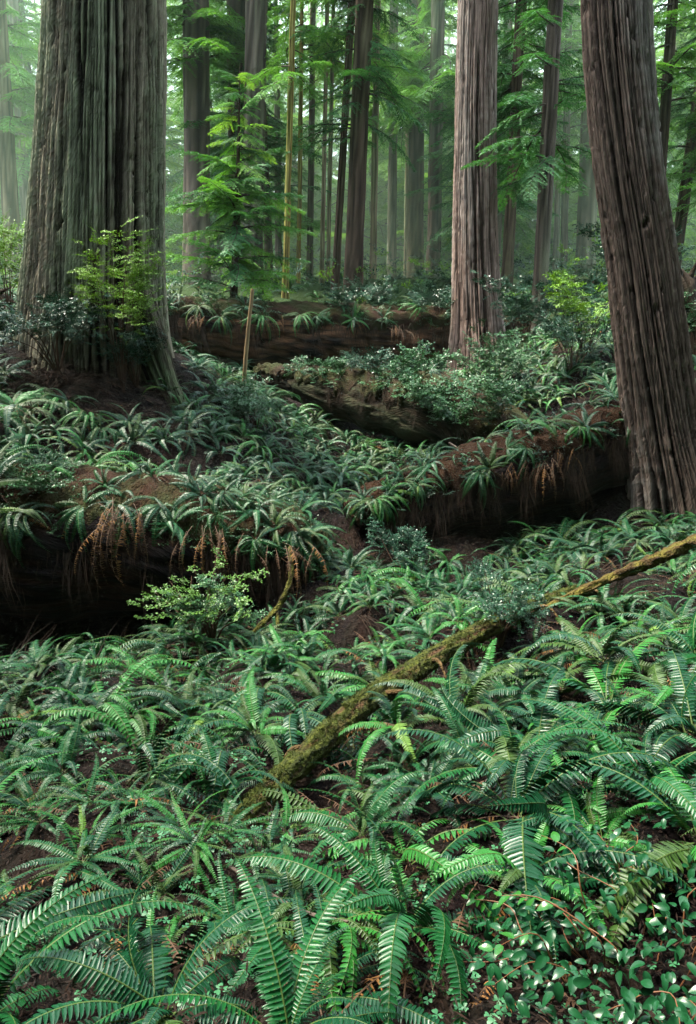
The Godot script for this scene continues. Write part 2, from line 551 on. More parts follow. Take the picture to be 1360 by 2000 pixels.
# foot: where it stands; head: a point it passes through high up
func tree(called: String, label: String, foot: Vector3, head: Vector3, r0: float, tall: float, bark: Callable, crown_low: float, limbs_n: int, limb_len: float, leaf: Material, group := "", segs := 26, rings := 60, category := "tree") -> Node3D:
	var g := ground(foot.x, foot.z)
	var dir := (head - foot).normalized()
	var base := foot - dir * ((foot.y - g) / dir.y)
	var o := thing(called, label, category, base, group)
	var top := dir * (tall / dir.y)
	var pts := [-dir * 0.6, dir * 0.5, top * 0.12, top * 0.4, top * 0.75, top]
	var radii := [r0 * 1.35, r0 * 1.08, r0 * 0.93, r0 * 0.85, r0 * 0.68, r0 * 0.3]
	put("trunk", tube(pts, radii, segs, rings, bark), M.bark, o)
	if limbs_n > 0:
		var sets := [[], []]
		for k in limbs_n:
			var f := rng.randf()
			var h := lerpf(crown_low, minf(tall * 0.98, 5.0 - 0.42 * foot.z), f)
			var p: Vector3 = dir * (h / dir.y)
			var l := limb_len * rng.randf_range(0.55, 1.15) * (1.0 - 0.55 * f)
			var b := Basis(Vector3.UP, rng.randf() * TAU) * Basis(Vector3.RIGHT, deg_to_rad(rng.randf_range(-12, 26)))
			sets[k % 2].push_back(Transform3D(b.scaled(Vector3(l, l, l)), p))
		for e in 2:
			scatter("crown", limb_mesh((fine_limbs if foot.z > -46.0 else limbs)[rng.randi() % 4], leaf), null, sets[e], o)
	return o

# ---------------------------------------------------------------- ferns
var sword: Array[ArrayMesh] = []
var strap: Array[ArrayMesh] = []
var deer: Array[ArrayMesh] = []
var dead: Array[ArrayMesh] = []
var protos := {}
var far_protos := {}

func frond_mesh(m: ArrayMesh, leaf: Material, rib: Material) -> ArrayMesh:
	var key := [m, leaf]
	if not frond_cache.has(key):
		var c: ArrayMesh = m.duplicate()
		c.surface_set_material(0, leaf)
		c.surface_set_material(1, rib)
		frond_cache[key] = c
	return frond_cache[key]
var frond_cache := {}

# the fronds of one plant as [mesh, transform, dead?]
func crown_of(kind: String, tone: Material, r: RandomNumberGenerator) -> Array:
	var out := []
	var n := 16
	var from: Array[ArrayMesh] = sword
	var size := 0.95
	if kind == "strap":
		from = strap
		n = 18
		size = 0.88
	elif kind == "deer":
		from = deer
		n = 19
		size = 0.42
	var turn := r.randf() * TAU
	for k in n:
		turn += 2.39996 + r.randfn(0, 0.25)
		if kind == "strap": turn = r.randfn(0, 1.05)      # these hang to one side, downhill
		var f := float(k) / n
		var l := size * r.randf_range(0.6, 1.2) * (0.8 + 0.2 * f)
		var pitch := deg_to_rad(lerpf(-8.0, 34.0, f) + r.randfn(0, 9))
		var b := Basis(Vector3.UP, turn) * Basis(Vector3.RIGHT, pitch) * Basis(Vector3.BACK, r.randfn(0, 0.35))
		var mat := tone
		if r.randf() < 0.025: mat = M.fern_yellow
		elif r.randf() < 0.13: mat = M.fern_olive
		elif r.randf() < 0.2: mat = M.fern_deep
		out.push_back([frond_mesh(from[r.randi() % from.size()], mat, M.rib_green), Transform3D(b.scaled(Vector3(l, l, l)), Vector3(r.randfn(0, 0.02), 0.02, r.randfn(0, 0.02))), false])
	for k in (2 if kind == "deer" else 6):
		var l := size * r.randf_range(0.6, 0.95)
		var b := Basis(Vector3.UP, r.randf() * TAU) * Basis(Vector3.RIGHT, deg_to_rad(r.randf_range(5, 45)))
		out.push_back([frond_mesh(dead[r.randi() % dead.size()], M.fern_dead if r.randf() < 0.4 else M.fern_old, M.rib_brown), Transform3D(b.scaled(Vector3(l, l, l)), Vector3(0, 0.03, 0)), true])
	return out

func make_protos() -> void:
	var r := RandomNumberGenerator.new()
	r.seed = 77
	for kind in ["sword", "strap", "deer"]:
		protos[kind] = []
		far_protos[kind] = []
		for k in 10:
			var tone: Material = [M.fern_mid, M.fern_deep, M.fern_mid, M.fern_lit, M.fern_deep, M.fern_mid, M.fern_mid, M.fern_deep, M.fern_olive, M.fern_lit][k]
			var parts := crown_of(kind, tone, r)
			protos[kind].push_back(parts)
			var merged := ArrayMesh.new()
			var groups := {}
			for p in parts:
				for s in 2:
					var mt: Material = p[0].surface_get_material(s)
					if not groups.has(mt):
						groups[mt] = SurfaceTool.new()
						groups[mt].begin(Mesh.PRIMITIVE_TRIANGLES)
					groups[mt].append_from(p[0], s, p[1])
			for mt in groups:
				groups[mt].commit(merged)
				merged.surface_set_material(merged.get_surface_count() - 1, mt)
			far_protos[kind].push_back(merged)

var first_of := {}
func fern(kind: String, which: int, where: Vector3, size: float, yaw: float, tilt: Vector3, label: String, group := "", near := true) -> Node3D:
	var b := Basis(Quaternion(Vector3.UP, tilt.normalized())) * Basis(Vector3.UP, yaw)
	b = b * Basis.from_scale(Vector3(size * rng.randf_range(0.88, 1.12), size * rng.randf_range(0.8, 1.15), size))
	var called: String = {"sword": "sword_fern", "strap": "drooping_fern", "deer": "deer_fern"}[kind]
	if near:
		var key := "%s%d" % [kind, which]
		var o: Node3D
		if first_of.has(key):
			o = first_of[key].duplicate()
		else:
			o = Node3D.new()
			for p in protos[kind][which]:
				put("withered_frond" if p[2] else "frond", p[0], null, o, p[1])
			first_of[key] = o
		o.name = numbered(called)
		add_child(o)
		o.transform = Transform3D(b, where)
		tag(o, label, "fern", group)
		return o
	var m := put(called, far_protos[kind][which], null, null, Transform3D(b, where))
	tag(m, label, "fern", group)
	return m

# a brown skirt of old fronds hanging from a log
func skirt(where: Vector3, size: float, n: int, face: float, label: String) -> void:
	var o := thing("withered_fern_skirt", label, "dead fern", where)
	for k in n:
		var l := size * rng.randf_range(0.6, 1.15)
		var b := Basis(Vector3.UP, face + rng.randfn(0, 0.5)) * Basis(Vector3.RIGHT, deg_to_rad(rng.randf_range(26, 48)))
		var mat: Material = M.fern_dead if rng.randf() < 0.2 else M.fern_old
		put("withered_frond", frond_mesh(dead[rng.randi() % dead.size()], mat, M.rib_brown), null, o, Transform3D(b.scaled(Vector3(l * 0.8, l * 0.8, l)), Vector3(rng.randfn(0, size * 0.2), rng.randfn(0, 0.05), 0.10 + rng.randfn(0, 0.04))))

# ---------------------------------------------------------------- brush
var twigs: Array[ArrayMesh] = []
func shrub(called: String, label: String, where: Vector3, tall: float, spread: float, leaf: Material, stems: int, sprays: int, spray: float, flat := 0.5, group := "") -> Node3D:
	var o := thing(called, label, "shrub", where, group)
	var xfs := []
	var cols := []
	var ends := []
	for k in stems:
		var a := rng.randf() * TAU
		var out := spread * sqrt(rng.randf())
		var e := Vector3(cos(a) * out, tall * rng.randf_range(0.55, 1.0), sin(a) * out)
		var m := Vector3(e.x * 0.35 + rng.randfn(0, 0.04), e.y * 0.55, e.z * 0.35)
		put("stem", tube([Vector3(0, -0.1, 0), m * 0.5, m, e], [0.012, 0.010, 0.007, 0.003], 5, 9, plain_rod(Vector3(0.05, 0.03, 0.02))), M.twig, o)
		ends.push_back([m, e])
	for k in sprays:
		var pick: Array = ends[k % stems]
		var f := pow(rng.randf(), 0.6)
		var p: Vector3 = pick[0].lerp(pick[1], f) + Vector3(rng.randfn(0, spread * 0.12), rng.randfn(0, tall * 0.04), rng.randfn(0, spread * 0.12))
		var yaw := atan2(p.x, p.z) + rng.randfn(0, 0.9)
		var b := Basis(Vector3.UP, yaw) * Basis(Vector3.RIGHT, rng.randfn(-0.1, 0.5 * (1.0 - flat) + 0.15)) * Basis(Vector3.BACK, rng.randfn(0, 0.3))
		var l := spray * rng.randf_range(0.6, 1.2)
		xfs.push_back(Transform3D(b.scaled(Vector3(l, l, l)), p))
		var s := rng.randf_range(0.65, 1.0)
		cols.push_back(Color(s, s, s))
	scatter("foliage", twigs[rng.randi() % twigs.size()], leaf, xfs, o, cols)
	return o

# ---------------------------------------------------------------- logs
func log_shape(wood: Vector3, dark: Vector3, moss: Vector3, moss_from: float, rough_: float, seed_: float) -> Callable:
	return func(a, l, rad, ca, sa):
		var m1 := absf(n3(ca * rad * 3.0 + seed_, l * 0.35, sa * rad * 3.0))
		var m2 := n3(ca * rad * 8.0, l * 1.4 + seed_, sa * rad * 8.0)
		var lump := n3(ca * 0.9 + seed_, l * 0.8, sa * 0.9)
		var f := 1.0 - smoothstep(0.0, 0.2, m1)
		var d: float = rad * (0.14 * lump) - rough_ * f + rough_ * 0.5 * m2
		var col := wood.lerp(dark, clampf(f * 0.8 + 0.35 + m2 * 0.8, 0, 1))
		return [d, col.lerp(moss, clampf(moss_from + lump * 1.2 + m2 * 0.7, 0, 1))]

# a ragged mat of soil, needles and moss over the top of a log, lying on its path
func mat_over(pts: Array, radii: Array, reach: float, thick: float, c0: Vector3, c1: Vector3, segs := 40, rings := 120) -> ArrayMesh:
	var mb := MB.new()
	for r in rings + 1:
		var f := float(r) / rings
		var p: Vector3 = catmull(pts, f)
		var rad: float = catmull(radii, f)
		var d: Vector3 = (catmull(pts, minf(f + 0.01, 1)) - catmull(pts, maxf(f - 0.01, 0))).normalized()
		var side := d.cross(Vector3.UP).normalized()
		var up := side.cross(d).normalized()
		var l := f * 9.0
		for s in segs + 1:
			var e := float(s) / segs * 2.0 - 1.0
			var edge := reach * (1.0 + 0.28 * n3(l * 1.3, signf(e) * 9.0, rad) + 0.22 * n3(l * 4.0, signf(e) * 5.0, 2.0))
			var a := e * edge
			var fall := 1.0 - pow(absf(e), 6.0)
			var th := thick * fall * (1.0 + 0.6 * n3(l * 1.6, e * 2.0, 1.0) + 0.35 * n3(l * 6.0, e * 6.0, 4.0)) - 0.04 * (1.0 - fall)
			var q := p + (up * cos(a) + side * sin(a)) * (rad * 1.02 + th)
			var k := n3(q.x * 1.7, q.y * 1.7 + 40.0, q.z * 1.7) + 0.5 * n3(q.x * 9.0, q.y * 9.0, q.z * 9.0)
			mb.p(q, vcol(c0.lerp(c1, clampf(0.5 + k, 0, 1))), Vector2(a * rad, l))
	for r in rings:
		for s in segs:
			var a := r * (segs + 1) + s
			mb.q(a, a + 1, a + segs + 2, a + segs + 1)
	return mb.commit()

func strand(seed_: int) -> ArrayMesh:
	var r := RandomNumberGenerator.new()
	r.seed = seed_
	var mb := MB.new()
	for k in 7:
		var p := Vector3(r.randfn(0, 0.06), 0, r.randfn(0, 0.03))
		var d := Vector3(r.randfn(0, 0.25), -1, r.randfn(0, 0.15) + 0.1)
		var prev := []
		var sh := r.randf_range(0.5, 1.0)
		var l := r.randf_range(0.4, 1.0)
		for j in 6:
			var w := 0.006 * (1.1 - j / 5.0)
			var cur := [mb.p(p + Vector3(-w, 0, 0), Color(sh, sh, sh)), mb.p(p + Vector3(w, 0, w), Color(sh, sh, sh))]
			if j: mb.q(prev[0], prev[1], cur[1], cur[0])
			prev = cur
			p += d.normalized() * l * 0.2
			d += Vector3(r.randfn(0, 0.3), -0.2, r.randfn(0, 0.25))
	return mb.commit()
var strands: Array[ArrayMesh] = []

func fringe(o: Node3D, pts: Array, radii: Array, f0: float, f1: float, n: int, ang: float, size: float) -> void:
	var xfs := []
	var cols := []
	for k in n:
		var f := rng.randf_range(f0, f1)
		var p: Vector3 = catmull(pts, f)
		var rad: float = catmull(radii, f)
		var d: Vector3 = (catmull(pts, minf(f + 0.01, 1)) - catmull(pts, maxf(f - 0.01, 0))).normalized()
		var side := d.cross(Vector3.UP).normalized()
		if side.z < 0: side = -side
		var up := Vector3.UP
		var a := ang + rng.randfn(0, 0.18)
		var l := size * rng.randf_range(0.4, 1.2) * (1.0 + 0.9 * n3(f * 14.0, 3.0, 8.0))
		xfs.push_back(Transform3D((Basis(Vector3.UP, atan2(side.x, side.z) + rng.randfn(0, 0.4))).scaled(Vector3(l, l, l)), p + (up * cos(a) + side * sin(a)) * (rad * 1.05 + 0.03)))
		var s := rng.randf_range(0.4, 1.0)
		cols.push_back(Color(s, s, s))
	scatter("rootlets", strands[rng.randi() % strands.size()], M.fibre, xfs, o, cols)

# ---------------------------------------------------------------- the scene
const L1_PTS := [Vector3(-6.6, 0.66, -9.3), Vector3(-5.2, 0.60, -9.3), Vector3(-3.97, 0.50, -9.4), Vector3(-2.29, 0.38, -9.5), Vector3(-1.11, 0.22, -9.5), Vector3(-0.45, 0.02, -9.5)]
const L1_RAD := [1.02, 1.0, 0.96, 0.88, 0.74, 0.5]
const L2_PTS := [Vector3(5.6, 1.36, -13.1), Vector3(4.71, 1.25, -12.8), Vector3(3.23, 0.93, -12.2), Vector3(1.84, 0.66, -11.7), Vector3(0.75, 0.44, -11.3), Vector3(0.1, 0.2, -11.1)]
const L2_RAD := [0.72, 0.72, 0.68, 0.62, 0.5, 0.34]
const L3_PTS := [Vector3(-2.36, 2.00, -19.5), Vector3(-1.5, 1.88, -18.8), Vector3(-0.5, 1.72, -18.0), Vector3(0.94, 1.55, -16.8), Vector3(2.19, 1.40, -15.6), Vector3(3.9, 0.55, -14.1)]
const L3_RAD := [0.16, 0.34, 0.50, 0.66, 0.75, 0.55]
const L4_PTS := [Vector3(-7.5, 3.2, -22.7), Vector3(-6.0, 3.08, -23.0), Vector3(-4.16, 2.92, -23.5), Vector3(-0.5, 2.79, -24.3), Vector3(3.75, 2.67, -25.0), Vector3(6.5, 2.6, -25.5)]
const L4_RAD := [0.8, 0.86, 0.9, 0.92, 0.9, 0.8]
const M1_PTS := [Vector3(-0.62, 0.86, -3.30), Vector3(-0.26, 0.80, -4.10), Vector3(0.24, 0.74, -5.00), Vector3(1.19, 0.68, -6.20), Vector3(2.12, 0.60, -7.20), Vector3(2.75, 0.52, -7.75), Vector3(3.4, 0.35, -8.4)]
const M1_RAD := [0.06, 0.082, 0.09, 0.085, 0.075, 0.07, 0.06]

func _ready() -> void:
	var cam := Camera3D.new()
	cam.name = "camera"
	cam.fov = 70.0
	cam.near = 0.05
	cam.far = 600.0
	cam.position = Vector3(0, 3.5, 0)
	cam.rotation_degrees = Vector3(-15, 0, 0)
	add_child(cam)
	var sky := ProceduralSkyMaterial.new()
	sky.sky_top_color = Color(0.86, 0.93, 1.0)
	sky.sky_horizon_color = Color(0.88, 0.93, 0.94)
	sky.sky_curve = 0.2
	sky.ground_bottom_color = Color(0.06, 0.08, 0.05)
	sky.ground_horizon_color = Color(0.10, 0.13, 0.09)
	sky.sun_angle_max = 30.0
	var env := Environment.new()
	env.background_mode = Environment.BG_SKY
	env.sky = Sky.new()
	env.sky.sky_material = sky
	env.background_energy_multiplier = 0.5
	env.tonemap_mode = Environment.TONE_MAPPER_LINEAR
	env.tonemap_exposure = 14.5
	env.fog_enabled = true
	env.fog_density = 0.00015
	env.volumetric_fog_enabled = true
	env.volumetric_fog_density = 0.0
	env.fog_light_color = Color(0.84, 0.95, 0.88)
	env.sdfgi_enabled = true
	env.ssao_enabled = true
	env.ssil_enabled = true
	var we := WorldEnvironment.new()
	we.name = "world_environment"
	we.environment = env
	add_child(we)
	var sun := DirectionalLight3D.new()
	sun.name = "sun"
	sun.light_color = Color(1.0, 0.97, 0.9)
	sun.light_energy = 0.5
	sun.light_angular_distance = 16.0
	sun.shadow_enabled = true
	sun.rotation_degrees = Vector3(-64, 250, 0)
	add_child(sun)

	rng.seed = 20240611
	nz.seed = 11
	nz.frequency = 1.0
	nz.noise_type = FastNoiseLite.TYPE_SIMPLEX_SMOOTH
	nz.fractal_type = FastNoiseLite.FRACTAL_NONE
	make_materials()
	solve_ground()
	build_ground()
	make_leaf_shapes()
	big_trees()
	back_trees()
	surrounding_forest()
	fallen_logs()
	place_ferns()
	place_brush()
	salal_bush()
	litter()
	single_out()

func make_leaf_shapes() -> void:
	for k in 6:
		var rise: float = [78, 68, 60, 52, 44, 64][k]
		var curl: float = [80, 95, 88, 84, 78, 110][k]
		sword.push_back(frond(44, [0.082, 0.09, 0.076, 0.092, 0.085, 0.08][k], rise, curl + 14, [-14, 10, -6, 16, 5, -18][k], 0.13, 0.12, 100 + k))
		strap.push_back(frond(32, [0.056, 0.064, 0.050, 0.060, 0.058, 0.052][k], rise, curl + 50, [-14, 10, -6, 18, 5, -20][k], 0.12, 0.22, 200 + k, 0.0, 0.42, 0.9, 0.74))
		deer.push_back(frond(34, [0.062, 0.07, 0.058, 0.066, 0.07, 0.06][k], rise - 16, curl - 22, [-20, 14, -8, 22, 5, -24][k], 0.10, 0.05, 300 + k))
	for k in 4:
		dead.push_back(frond(36, 0.075, 30 - 10 * k, 100, [-20, 20, 8, -8][k], 0.15, 0.5, 400 + k, 0.75))
	for k in 4:
		limbs.push_back(limb(500 + k, [0.35, 0.5, 0.62, 0.45][k], 0.7))
		fine_limbs.push_back(limb(540 + k, [0.22, 0.3, 0.38, 0.26][k], 0.62))
	for k in 4: twigs.push_back(leaf_twig(64, [0.12, 0.14, 0.11, 0.13][k], 600 + k))
	for k in 3: strands.push_back(strand(700 + k))
	make_protos()

func big_trees() -> void:
	# the giant on the left
	var bark := bark_shape(3.3, 0.10, Vector3(0.145, 0.125, 0.092), Vector3(0.008, 0.005, 0.004), Vector3(0.138, 0.150, 0.098), 0.6, 3.0, 0.02, 1.2)
	var flared := func(a, l, rad, ca, sa):
		var got: Array = bark.call(a, l, rad, ca, sa)
		var lobes: float = 0.10 + 0.55 * maxf(0.0, n3(ca * 1.5 + 4.0, 2.0, sa * 1.5)) + 0.25 * n3(ca * 4.0, 5.0, sa * 4.0)
		got[0] += exp(-maxf(l - 0.6, 0.0) / 1.1) * lobes * 0.85
		return got
	var o := thing("giant_redwood", "huge grey-green furrowed redwood trunk with flaring base on the left bank", "tree", Vector3(-4.9, 2.3, -14.6))
	var at := Vector3(-4.9, 2.3, -14.6)
	var pts := [Vector3(-5.0, 1.5, -14.6), Vector3(-4.95, 2.5, -14.6), Vector3(-4.84, 3.47, -14.55), Vector3(-4.68, 4.7, -14.5), Vector3(-4.47, 6.35, -14.5), Vector3(-4.18, 8.78, -14.5), Vector3(-4.05, 11.0, -14.5), Vector3(-3.9, 17.0, -14.5), Vector3(-3.7, 40.0, -14.5)]
	for k in pts.size(): pts[k] -= at
	put("trunk", tube(pts, [1.6, 1.42, 1.3, 1.2, 1.11, 1.0, 0.96, 0.9, 0.5], 620, 250, flared), M.bark, o)
	crown_on(o, pts, 20.0, 37.0, 26, 5.0, M.needle_dark)
	put("root", tube([Vector3(-3.75, 3.9, -13.75) - at, Vector3(-3.52, 3.0, -13.6) - at, Vector3(-3.28, 2.3, -13.45) - at, Vector3(-2.95, 1.75, -13.1) - at, Vector3(-2.6, 1.1, -12.7) - at], [0.24, 0.28, 0.22, 0.14, 0.06], 60, 70, bark_shape(3.0, 0.05, Vector3(0.07, 0.06, 0.04), Vector3(0.012, 0.008, 0.006), Vector3(0.06, 0.08, 0.04), 0.6, 8.0)), M.bark, o)
	# the leaning one on the right
	var lean_bark := bark_shape(3.8, 0.09, Vector3(0.105, 0.072, 0.058), Vector3(0.007, 0.004, 0.003), Vector3(0.150, 0.128, 0.112), 0.25, 17.0, 0.05, 0.55)
	o = thing("leaning_redwood", "dark shaggy brown redwood trunk leaning left at the end of the ferny log", "tree", Vector3(5.5, 0.35, -12.0))
	at = o.position
	pts = [Vector3(5.62, -0.2, -11.95), Vector3(5.46, 0.64, -12.0), Vector3(5.24, 1.58, -12.1), Vector3(4.88, 3.24, -12.2), Vector3(4.65, 4.42, -12.3), Vector3(4.39, 5.57, -12.4), Vector3(4.19, 6.68, -12.5), Vector3(4.00, 8.09, -12.6), Vector3(3.7, 11.5, -12.8), Vector3(2.6, 30.0, -13.6)]
	for k in pts.size(): pts[k] -= at
	put("trunk", tube(pts, [0.82, 0.70, 0.60, 0.55, 0.52, 0.50, 0.49, 0.485, 0.45, 0.25], 320, 250, lean_bark), M.bark, o)
	crown_on(o, pts, 15.0, 29.0, 18, 4.4, M.needle_mid)
	# the straight one in the middle distance
	var mid_bark := bark_shape(4.4, 0.055, Vector3(0.165, 0.112, 0.092), Vector3(0.020, 0.010, 0.007), Vector3(0.185, 0.148, 0.128), 0.45, 29.0, 0.0, 0.7)
	o = thing("straight_redwood", "straight pinkish brown redwood trunk rising behind the middle log", "tree", Vector3(4.13, 1.9, -23.7))
	at = o.position
	pts = [Vector3(4.18, 1.2, -23.6), Vector3(4.13, 2.21, -23.65), Vector3(4.06, 3.4, -23.8), Vector3(3.95, 5.2, -23.9), Vector3(3.86, 7.2, -24.0), Vector3(3.77, 9.6, -24.0), Vector3(3.72, 12.24, -24.0), Vector3(3.68, 17.0, -24.0), Vector3(3.6, 40.0, -24.0)]
	for k in pts.size(): pts[k] -= at
	put("trunk", tube(pts, [1.15, 0.98, 0.80, 0.71, 0.655, 0.60, 0.56, 0.54, 0.3], 240, 210, mid_bark), M.bark, o)
	crown_on(o, pts, 19.5, 37.0, 30, 4.8, M.needle_mid)

func crown_on(o: Node3D, pts: Array, low: float, high: float, n: int, len_: float, leaf: Material) -> void:
	var xfs := []
	for k in n:
		var f := rng.randf()
		var y := lerpf(low, high, f)
		var p := Vector3(pts[-2]).lerp(pts[-1], (y - pts[-2].y) / (pts[-1].y - pts[-2].y))
		var l := len_ * rng.randf_range(0.6, 1.15) * (1.0 - 0.5 * f)
		xfs.push_back(Transform3D((Basis(Vector3.UP, rng.randf() * TAU) * Basis(Vector3.RIGHT, deg_to_rad(rng.randf_range(-10, 25)))).scaled(Vector3(l, l, l)), p))
	scatter("crown", limb_mesh(limbs[rng.randi() % 4], leaf), null, xfs, o)

# the rest of the forest, which stands all round the gully
func surrounding_forest() -> void:
	var o := Node3D.new()
	o.name = numbered("surrounding_forest")
	add_child(o)
	tag(o, "rest of the forest standing round the gully, outside the view", "forest", "", "stuff")
	var st := SurfaceTool.new()
	st.begin(Mesh.PRIMITIVE_TRIANGLES)
	var rod := tube([Vector3.ZERO, Vector3(0, 12, 0), Vector3(0, 34, 0)], [0.5, 0.42, 0.15], 12, 20, bk(Vector3(0.10, 0.075, 0.06), 0.4, 900.0))
	var sets := [[], [], [], []]
	var n := 0
	while n < 110:
		var a := rng.randf() * TAU
		var r := rng.randf_range(7.0, 38.0)
		var x := cos(a) * r
		var z := sin(a) * r
		if z < 0.0 and absf(x) < -z * 0.56 + 4.5: continue
		if x < -4.0 and x > -20.0 and z > -16.0 and z < 4.0 and (z > -4.0 or z < -9.5): continue      # a gap in the canopy, where light comes in
		var y := ground(x, z)
		st.append_from(rod, 0, Transform3D(Basis(Vector3.UP, a), Vector3(x, y - 0.5, z)))
		for k in 56:
			var f := rng.randf()
			if k % 3 == 0: f *= 0.3
			var l := rng.randf_range(2.6, 5.2) * (1.0 - 0.5 * f)
			sets[k % 4].push_back(Transform3D((Basis(Vector3.UP, rng.randf() * TAU) * Basis(Vector3.RIGHT, deg_to_rad(rng.randf_range(-10, 25)))).scaled(Vector3(l, l, l)), Vector3(x, y + lerpf(2.0, 33.0, f), z)))
		n += 1
	put("trunk", st.commit(), M.bark, o)
	for k in 4: scatter("crown", limb_mesh(limbs[k], M.needle_dark if k % 2 else M.needle_mid), null, sets[k], o)

func bk(rib: Vector3, lich: float, s: float, depth := 0.04) -> Callable:
	return bark_shape(3.4, depth, rib, rib * 0.25, Vector3(rib.x * 0.95, rib.y * 1.25, rib.z), lich, s)

func back_trees() -> void:
	var grey := Vector3(0.105, 0.080, 0.066)
	var brown := Vector3(0.070, 0.046, 0.034)
	var yellow := Vector3(0.20, 0.15, 0.05)
	var pale := Vector3(0.17, 0.13, 0.085)
	# [label, foot at eye level, point high up, radius, height, bark colour, lichen, lowest limb, limbs, limb length, leaf]
	var list := [
		["broad grey trunk just right of the giant, its foot hidden by the green sapling", Vector3(-6.72, 4.76, -34), Vector3(-6.16, 15.87, -34), 0.60, 40.0, grey, 0.3, 9.0, 60, 3.4, M.needle_mid],
		["dark half-hidden trunk touching the grey trunk behind the green sapling", Vector3(-5.25, 4.87, -37), Vector3(-4.92, 16.97, -37), 0.49, 38.0, brown * 0.8, 0.2, 5.0, 70, 3.6, M.needle_dark],
		["grey trunk rising straight out of the top of the green sapling", Vector3(-4.20, 4.72, -33), Vector3(-3.61, 15.51, -33), 0.49, 40.0, grey, 0.4, 14.0, 30, 3.2, M.needle_mid],
		["slim yellow-mossed trunk right of the green sapling, brightest of the thin poles", Vector3(-2.37, 4.58, -29), Vector3(-1.95, 13.0, -29), 0.12, 15.0, yellow, 0.2, 7.0, 24, 2.0, M.needle_mid],
		["thin yellowish trunk close behind the brightest mossed pole", Vector3(-2.14, 4.72, -33), Vector3(-1.81, 15.51, -33), 0.10, 18.0, yellow * 0.8, 0.2, 8.0, 26, 2.2, M.needle_mid],
		["thin dark grey trunk between the yellow poles and the pale pair", Vector3(-2.01, 4.98, -40), Vector3(-1.66, 18.06, -40), 0.17, 24.0, brown, 0.3, 9.0, 40, 2.6, M.needle_mid],
		["thin pale leaning trunk, left one of a close pale pair", Vector3(-1.18, 4.76, -34), Vector3(-0.83, 15.87, -34), 0.10, 20.0, pale, 0.3, 9.0, 26, 2.4, M.needle_lit],
		["thin pale trunk, right one of a close pale pair", Vector3(-0.96, 4.83, -36), Vector3(-0.62, 16.6, -36), 0.10, 22.0, pale, 0.4, 9.0, 26, 2.4, M.needle_lit],
		["slender dark leaning trunk just left of the stout dark one", Vector3(-0.52, 4.65, -31), Vector3(0.15, 14.78, -31), 0.16, 30.0, brown, 0.5, 9.5, 34, 2.6, M.needle_mid],
		["stout dark brown trunk in the centre of the stand", Vector3(0.20, 4.61, -30), Vector3(0.59, 14.42, -30), 0.36, 36.0, brown, 0.35, 5.5, 50, 2.6, M.needle_dark],
		["thin pinkish trunk hugging the right of the stout dark one", Vector3(1.16, 4.83, -36), Vector3(1.27, 16.6, -36), 0.16, 26.0, pale, 0.2, 7.0, 40, 2.8, M.needle_mid],
		["thin grey trunk in the bright gap left of the paired dead-limbed trunks", Vector3(2.73, 5.28, -48), Vector3(2.64, 20.97, -48), 0.30, 34.0, grey, 0.4, 10.0, 50, 3.6, M.needle_lit],
		["very thin bright trunk in the gap beside the dead-limbed trunks", Vector3(3.78, 5.35, -50), Vector3(3.66, 21.7, -50), 0.16, 24.0, pale * 1.2, 0.2, 10.0, 30, 3.0, M.needle_lit],
		["darker left trunk of the pair with dead limbs before the straight redwood", Vector3(4.07, 5.21, -46), Vector3(3.79, 20.24, -46), 0.48, 36.0, brown, 0.3, 9.0, 60, 3.6, M.needle_mid],
		["grey right trunk of the pair with dead limbs beside the straight redwood", Vector3(4.67, 5.06, -42), Vector3(4.51, 18.79, -42), 0.41, 36.0, grey, 0.5, 8.0, 60, 3.6, M.needle_mid],
		["slender dark trunk close right of the straight pinkish redwood", Vector3(6.23, 4.61, -30), Vector3(6.19, 14.42, -30), 0.23, 30.0, brown, 0.55, 4.5, 64, 3.0, M.needle_dark],
		["brown trunk with drooping limbs standing before the shrubs on the right", Vector3(5.78, 4.35, -23), Vector3(5.69, 11.87, -23), 0.24, 28.0, grey * 0.9, 0.5, 4.5, 44, 2.3, M.needle_dark],
		["thin grey trunk behind the drooping-limbed trunk", Vector3(12.66, 5.17, -45), Vector3(11.87, 19.88, -45), 0.22, 30.0, grey, 0.4, 7.0, 50, 3.6, M.needle_mid],
		["broad hazy trunk seen just left of the leaning redwood", Vector3(13.92, 5.17, -45), Vector3(13.18, 19.88, -45), 0.57, 38.0, grey, 0.3, 7.0, 60, 3.8, M.needle_mid],
		["thinnest distant trunk between the drooping trunk and the hazy one", Vector3(13.56, 5.35, -50), Vector3(12.76, 21.7, -50), 0.21, 30.0, grey, 0.4, 9.0, 50, 3.6, M.needle_mid],
		["brown trunk standing right of the leaning redwood, leaning slightly outward", Vector3(14.81, 4.8, -35), Vector3(15.2, 16.24, -35), 0.27, 32.0, brown, 0.4, 4.5, 70, 3.2, M.needle_dark],
		["trunk half hidden behind the leaning redwood's upper right edge", Vector3(12.75, 4.69, -32), Vector3(12.4, 15.15, -32), 0.22, 32.0, brown, 0.4, 6.0, 60, 3.2, M.needle_mid],
		["pale hazy trunk left of the giant redwood", Vector3(-19.59, 5.17, -45), Vector3(-18.8, 19.88, -45), 0.50, 36.0, pale * 0.9, 0.3, 8.0, 60, 3.8, M.needle_mid],
		["more distant hazy trunk left of the giant, beside the pale one", Vector3(-22.76, 5.54, -55), Vector3(-22.0, 23.5, -55), 0.42, 36.0, grey, 0.3, 8.0, 60, 4.0, M.needle_mid],
	]
	var s := 40.0
	for a in list:
		tree("redwood_trunk" if a[3] > 0.3 else "slender_tree", a[0], a[1], a[2], a[3], a[4], bk(a[5], a[6], s), a[7], int(a[8] * 1.35), a[9] * 1.15, a[10])
		s += 7.0
	# the green sapling before the grey trunks
	var foot := Vector3(-3.79, 3.6, -25)
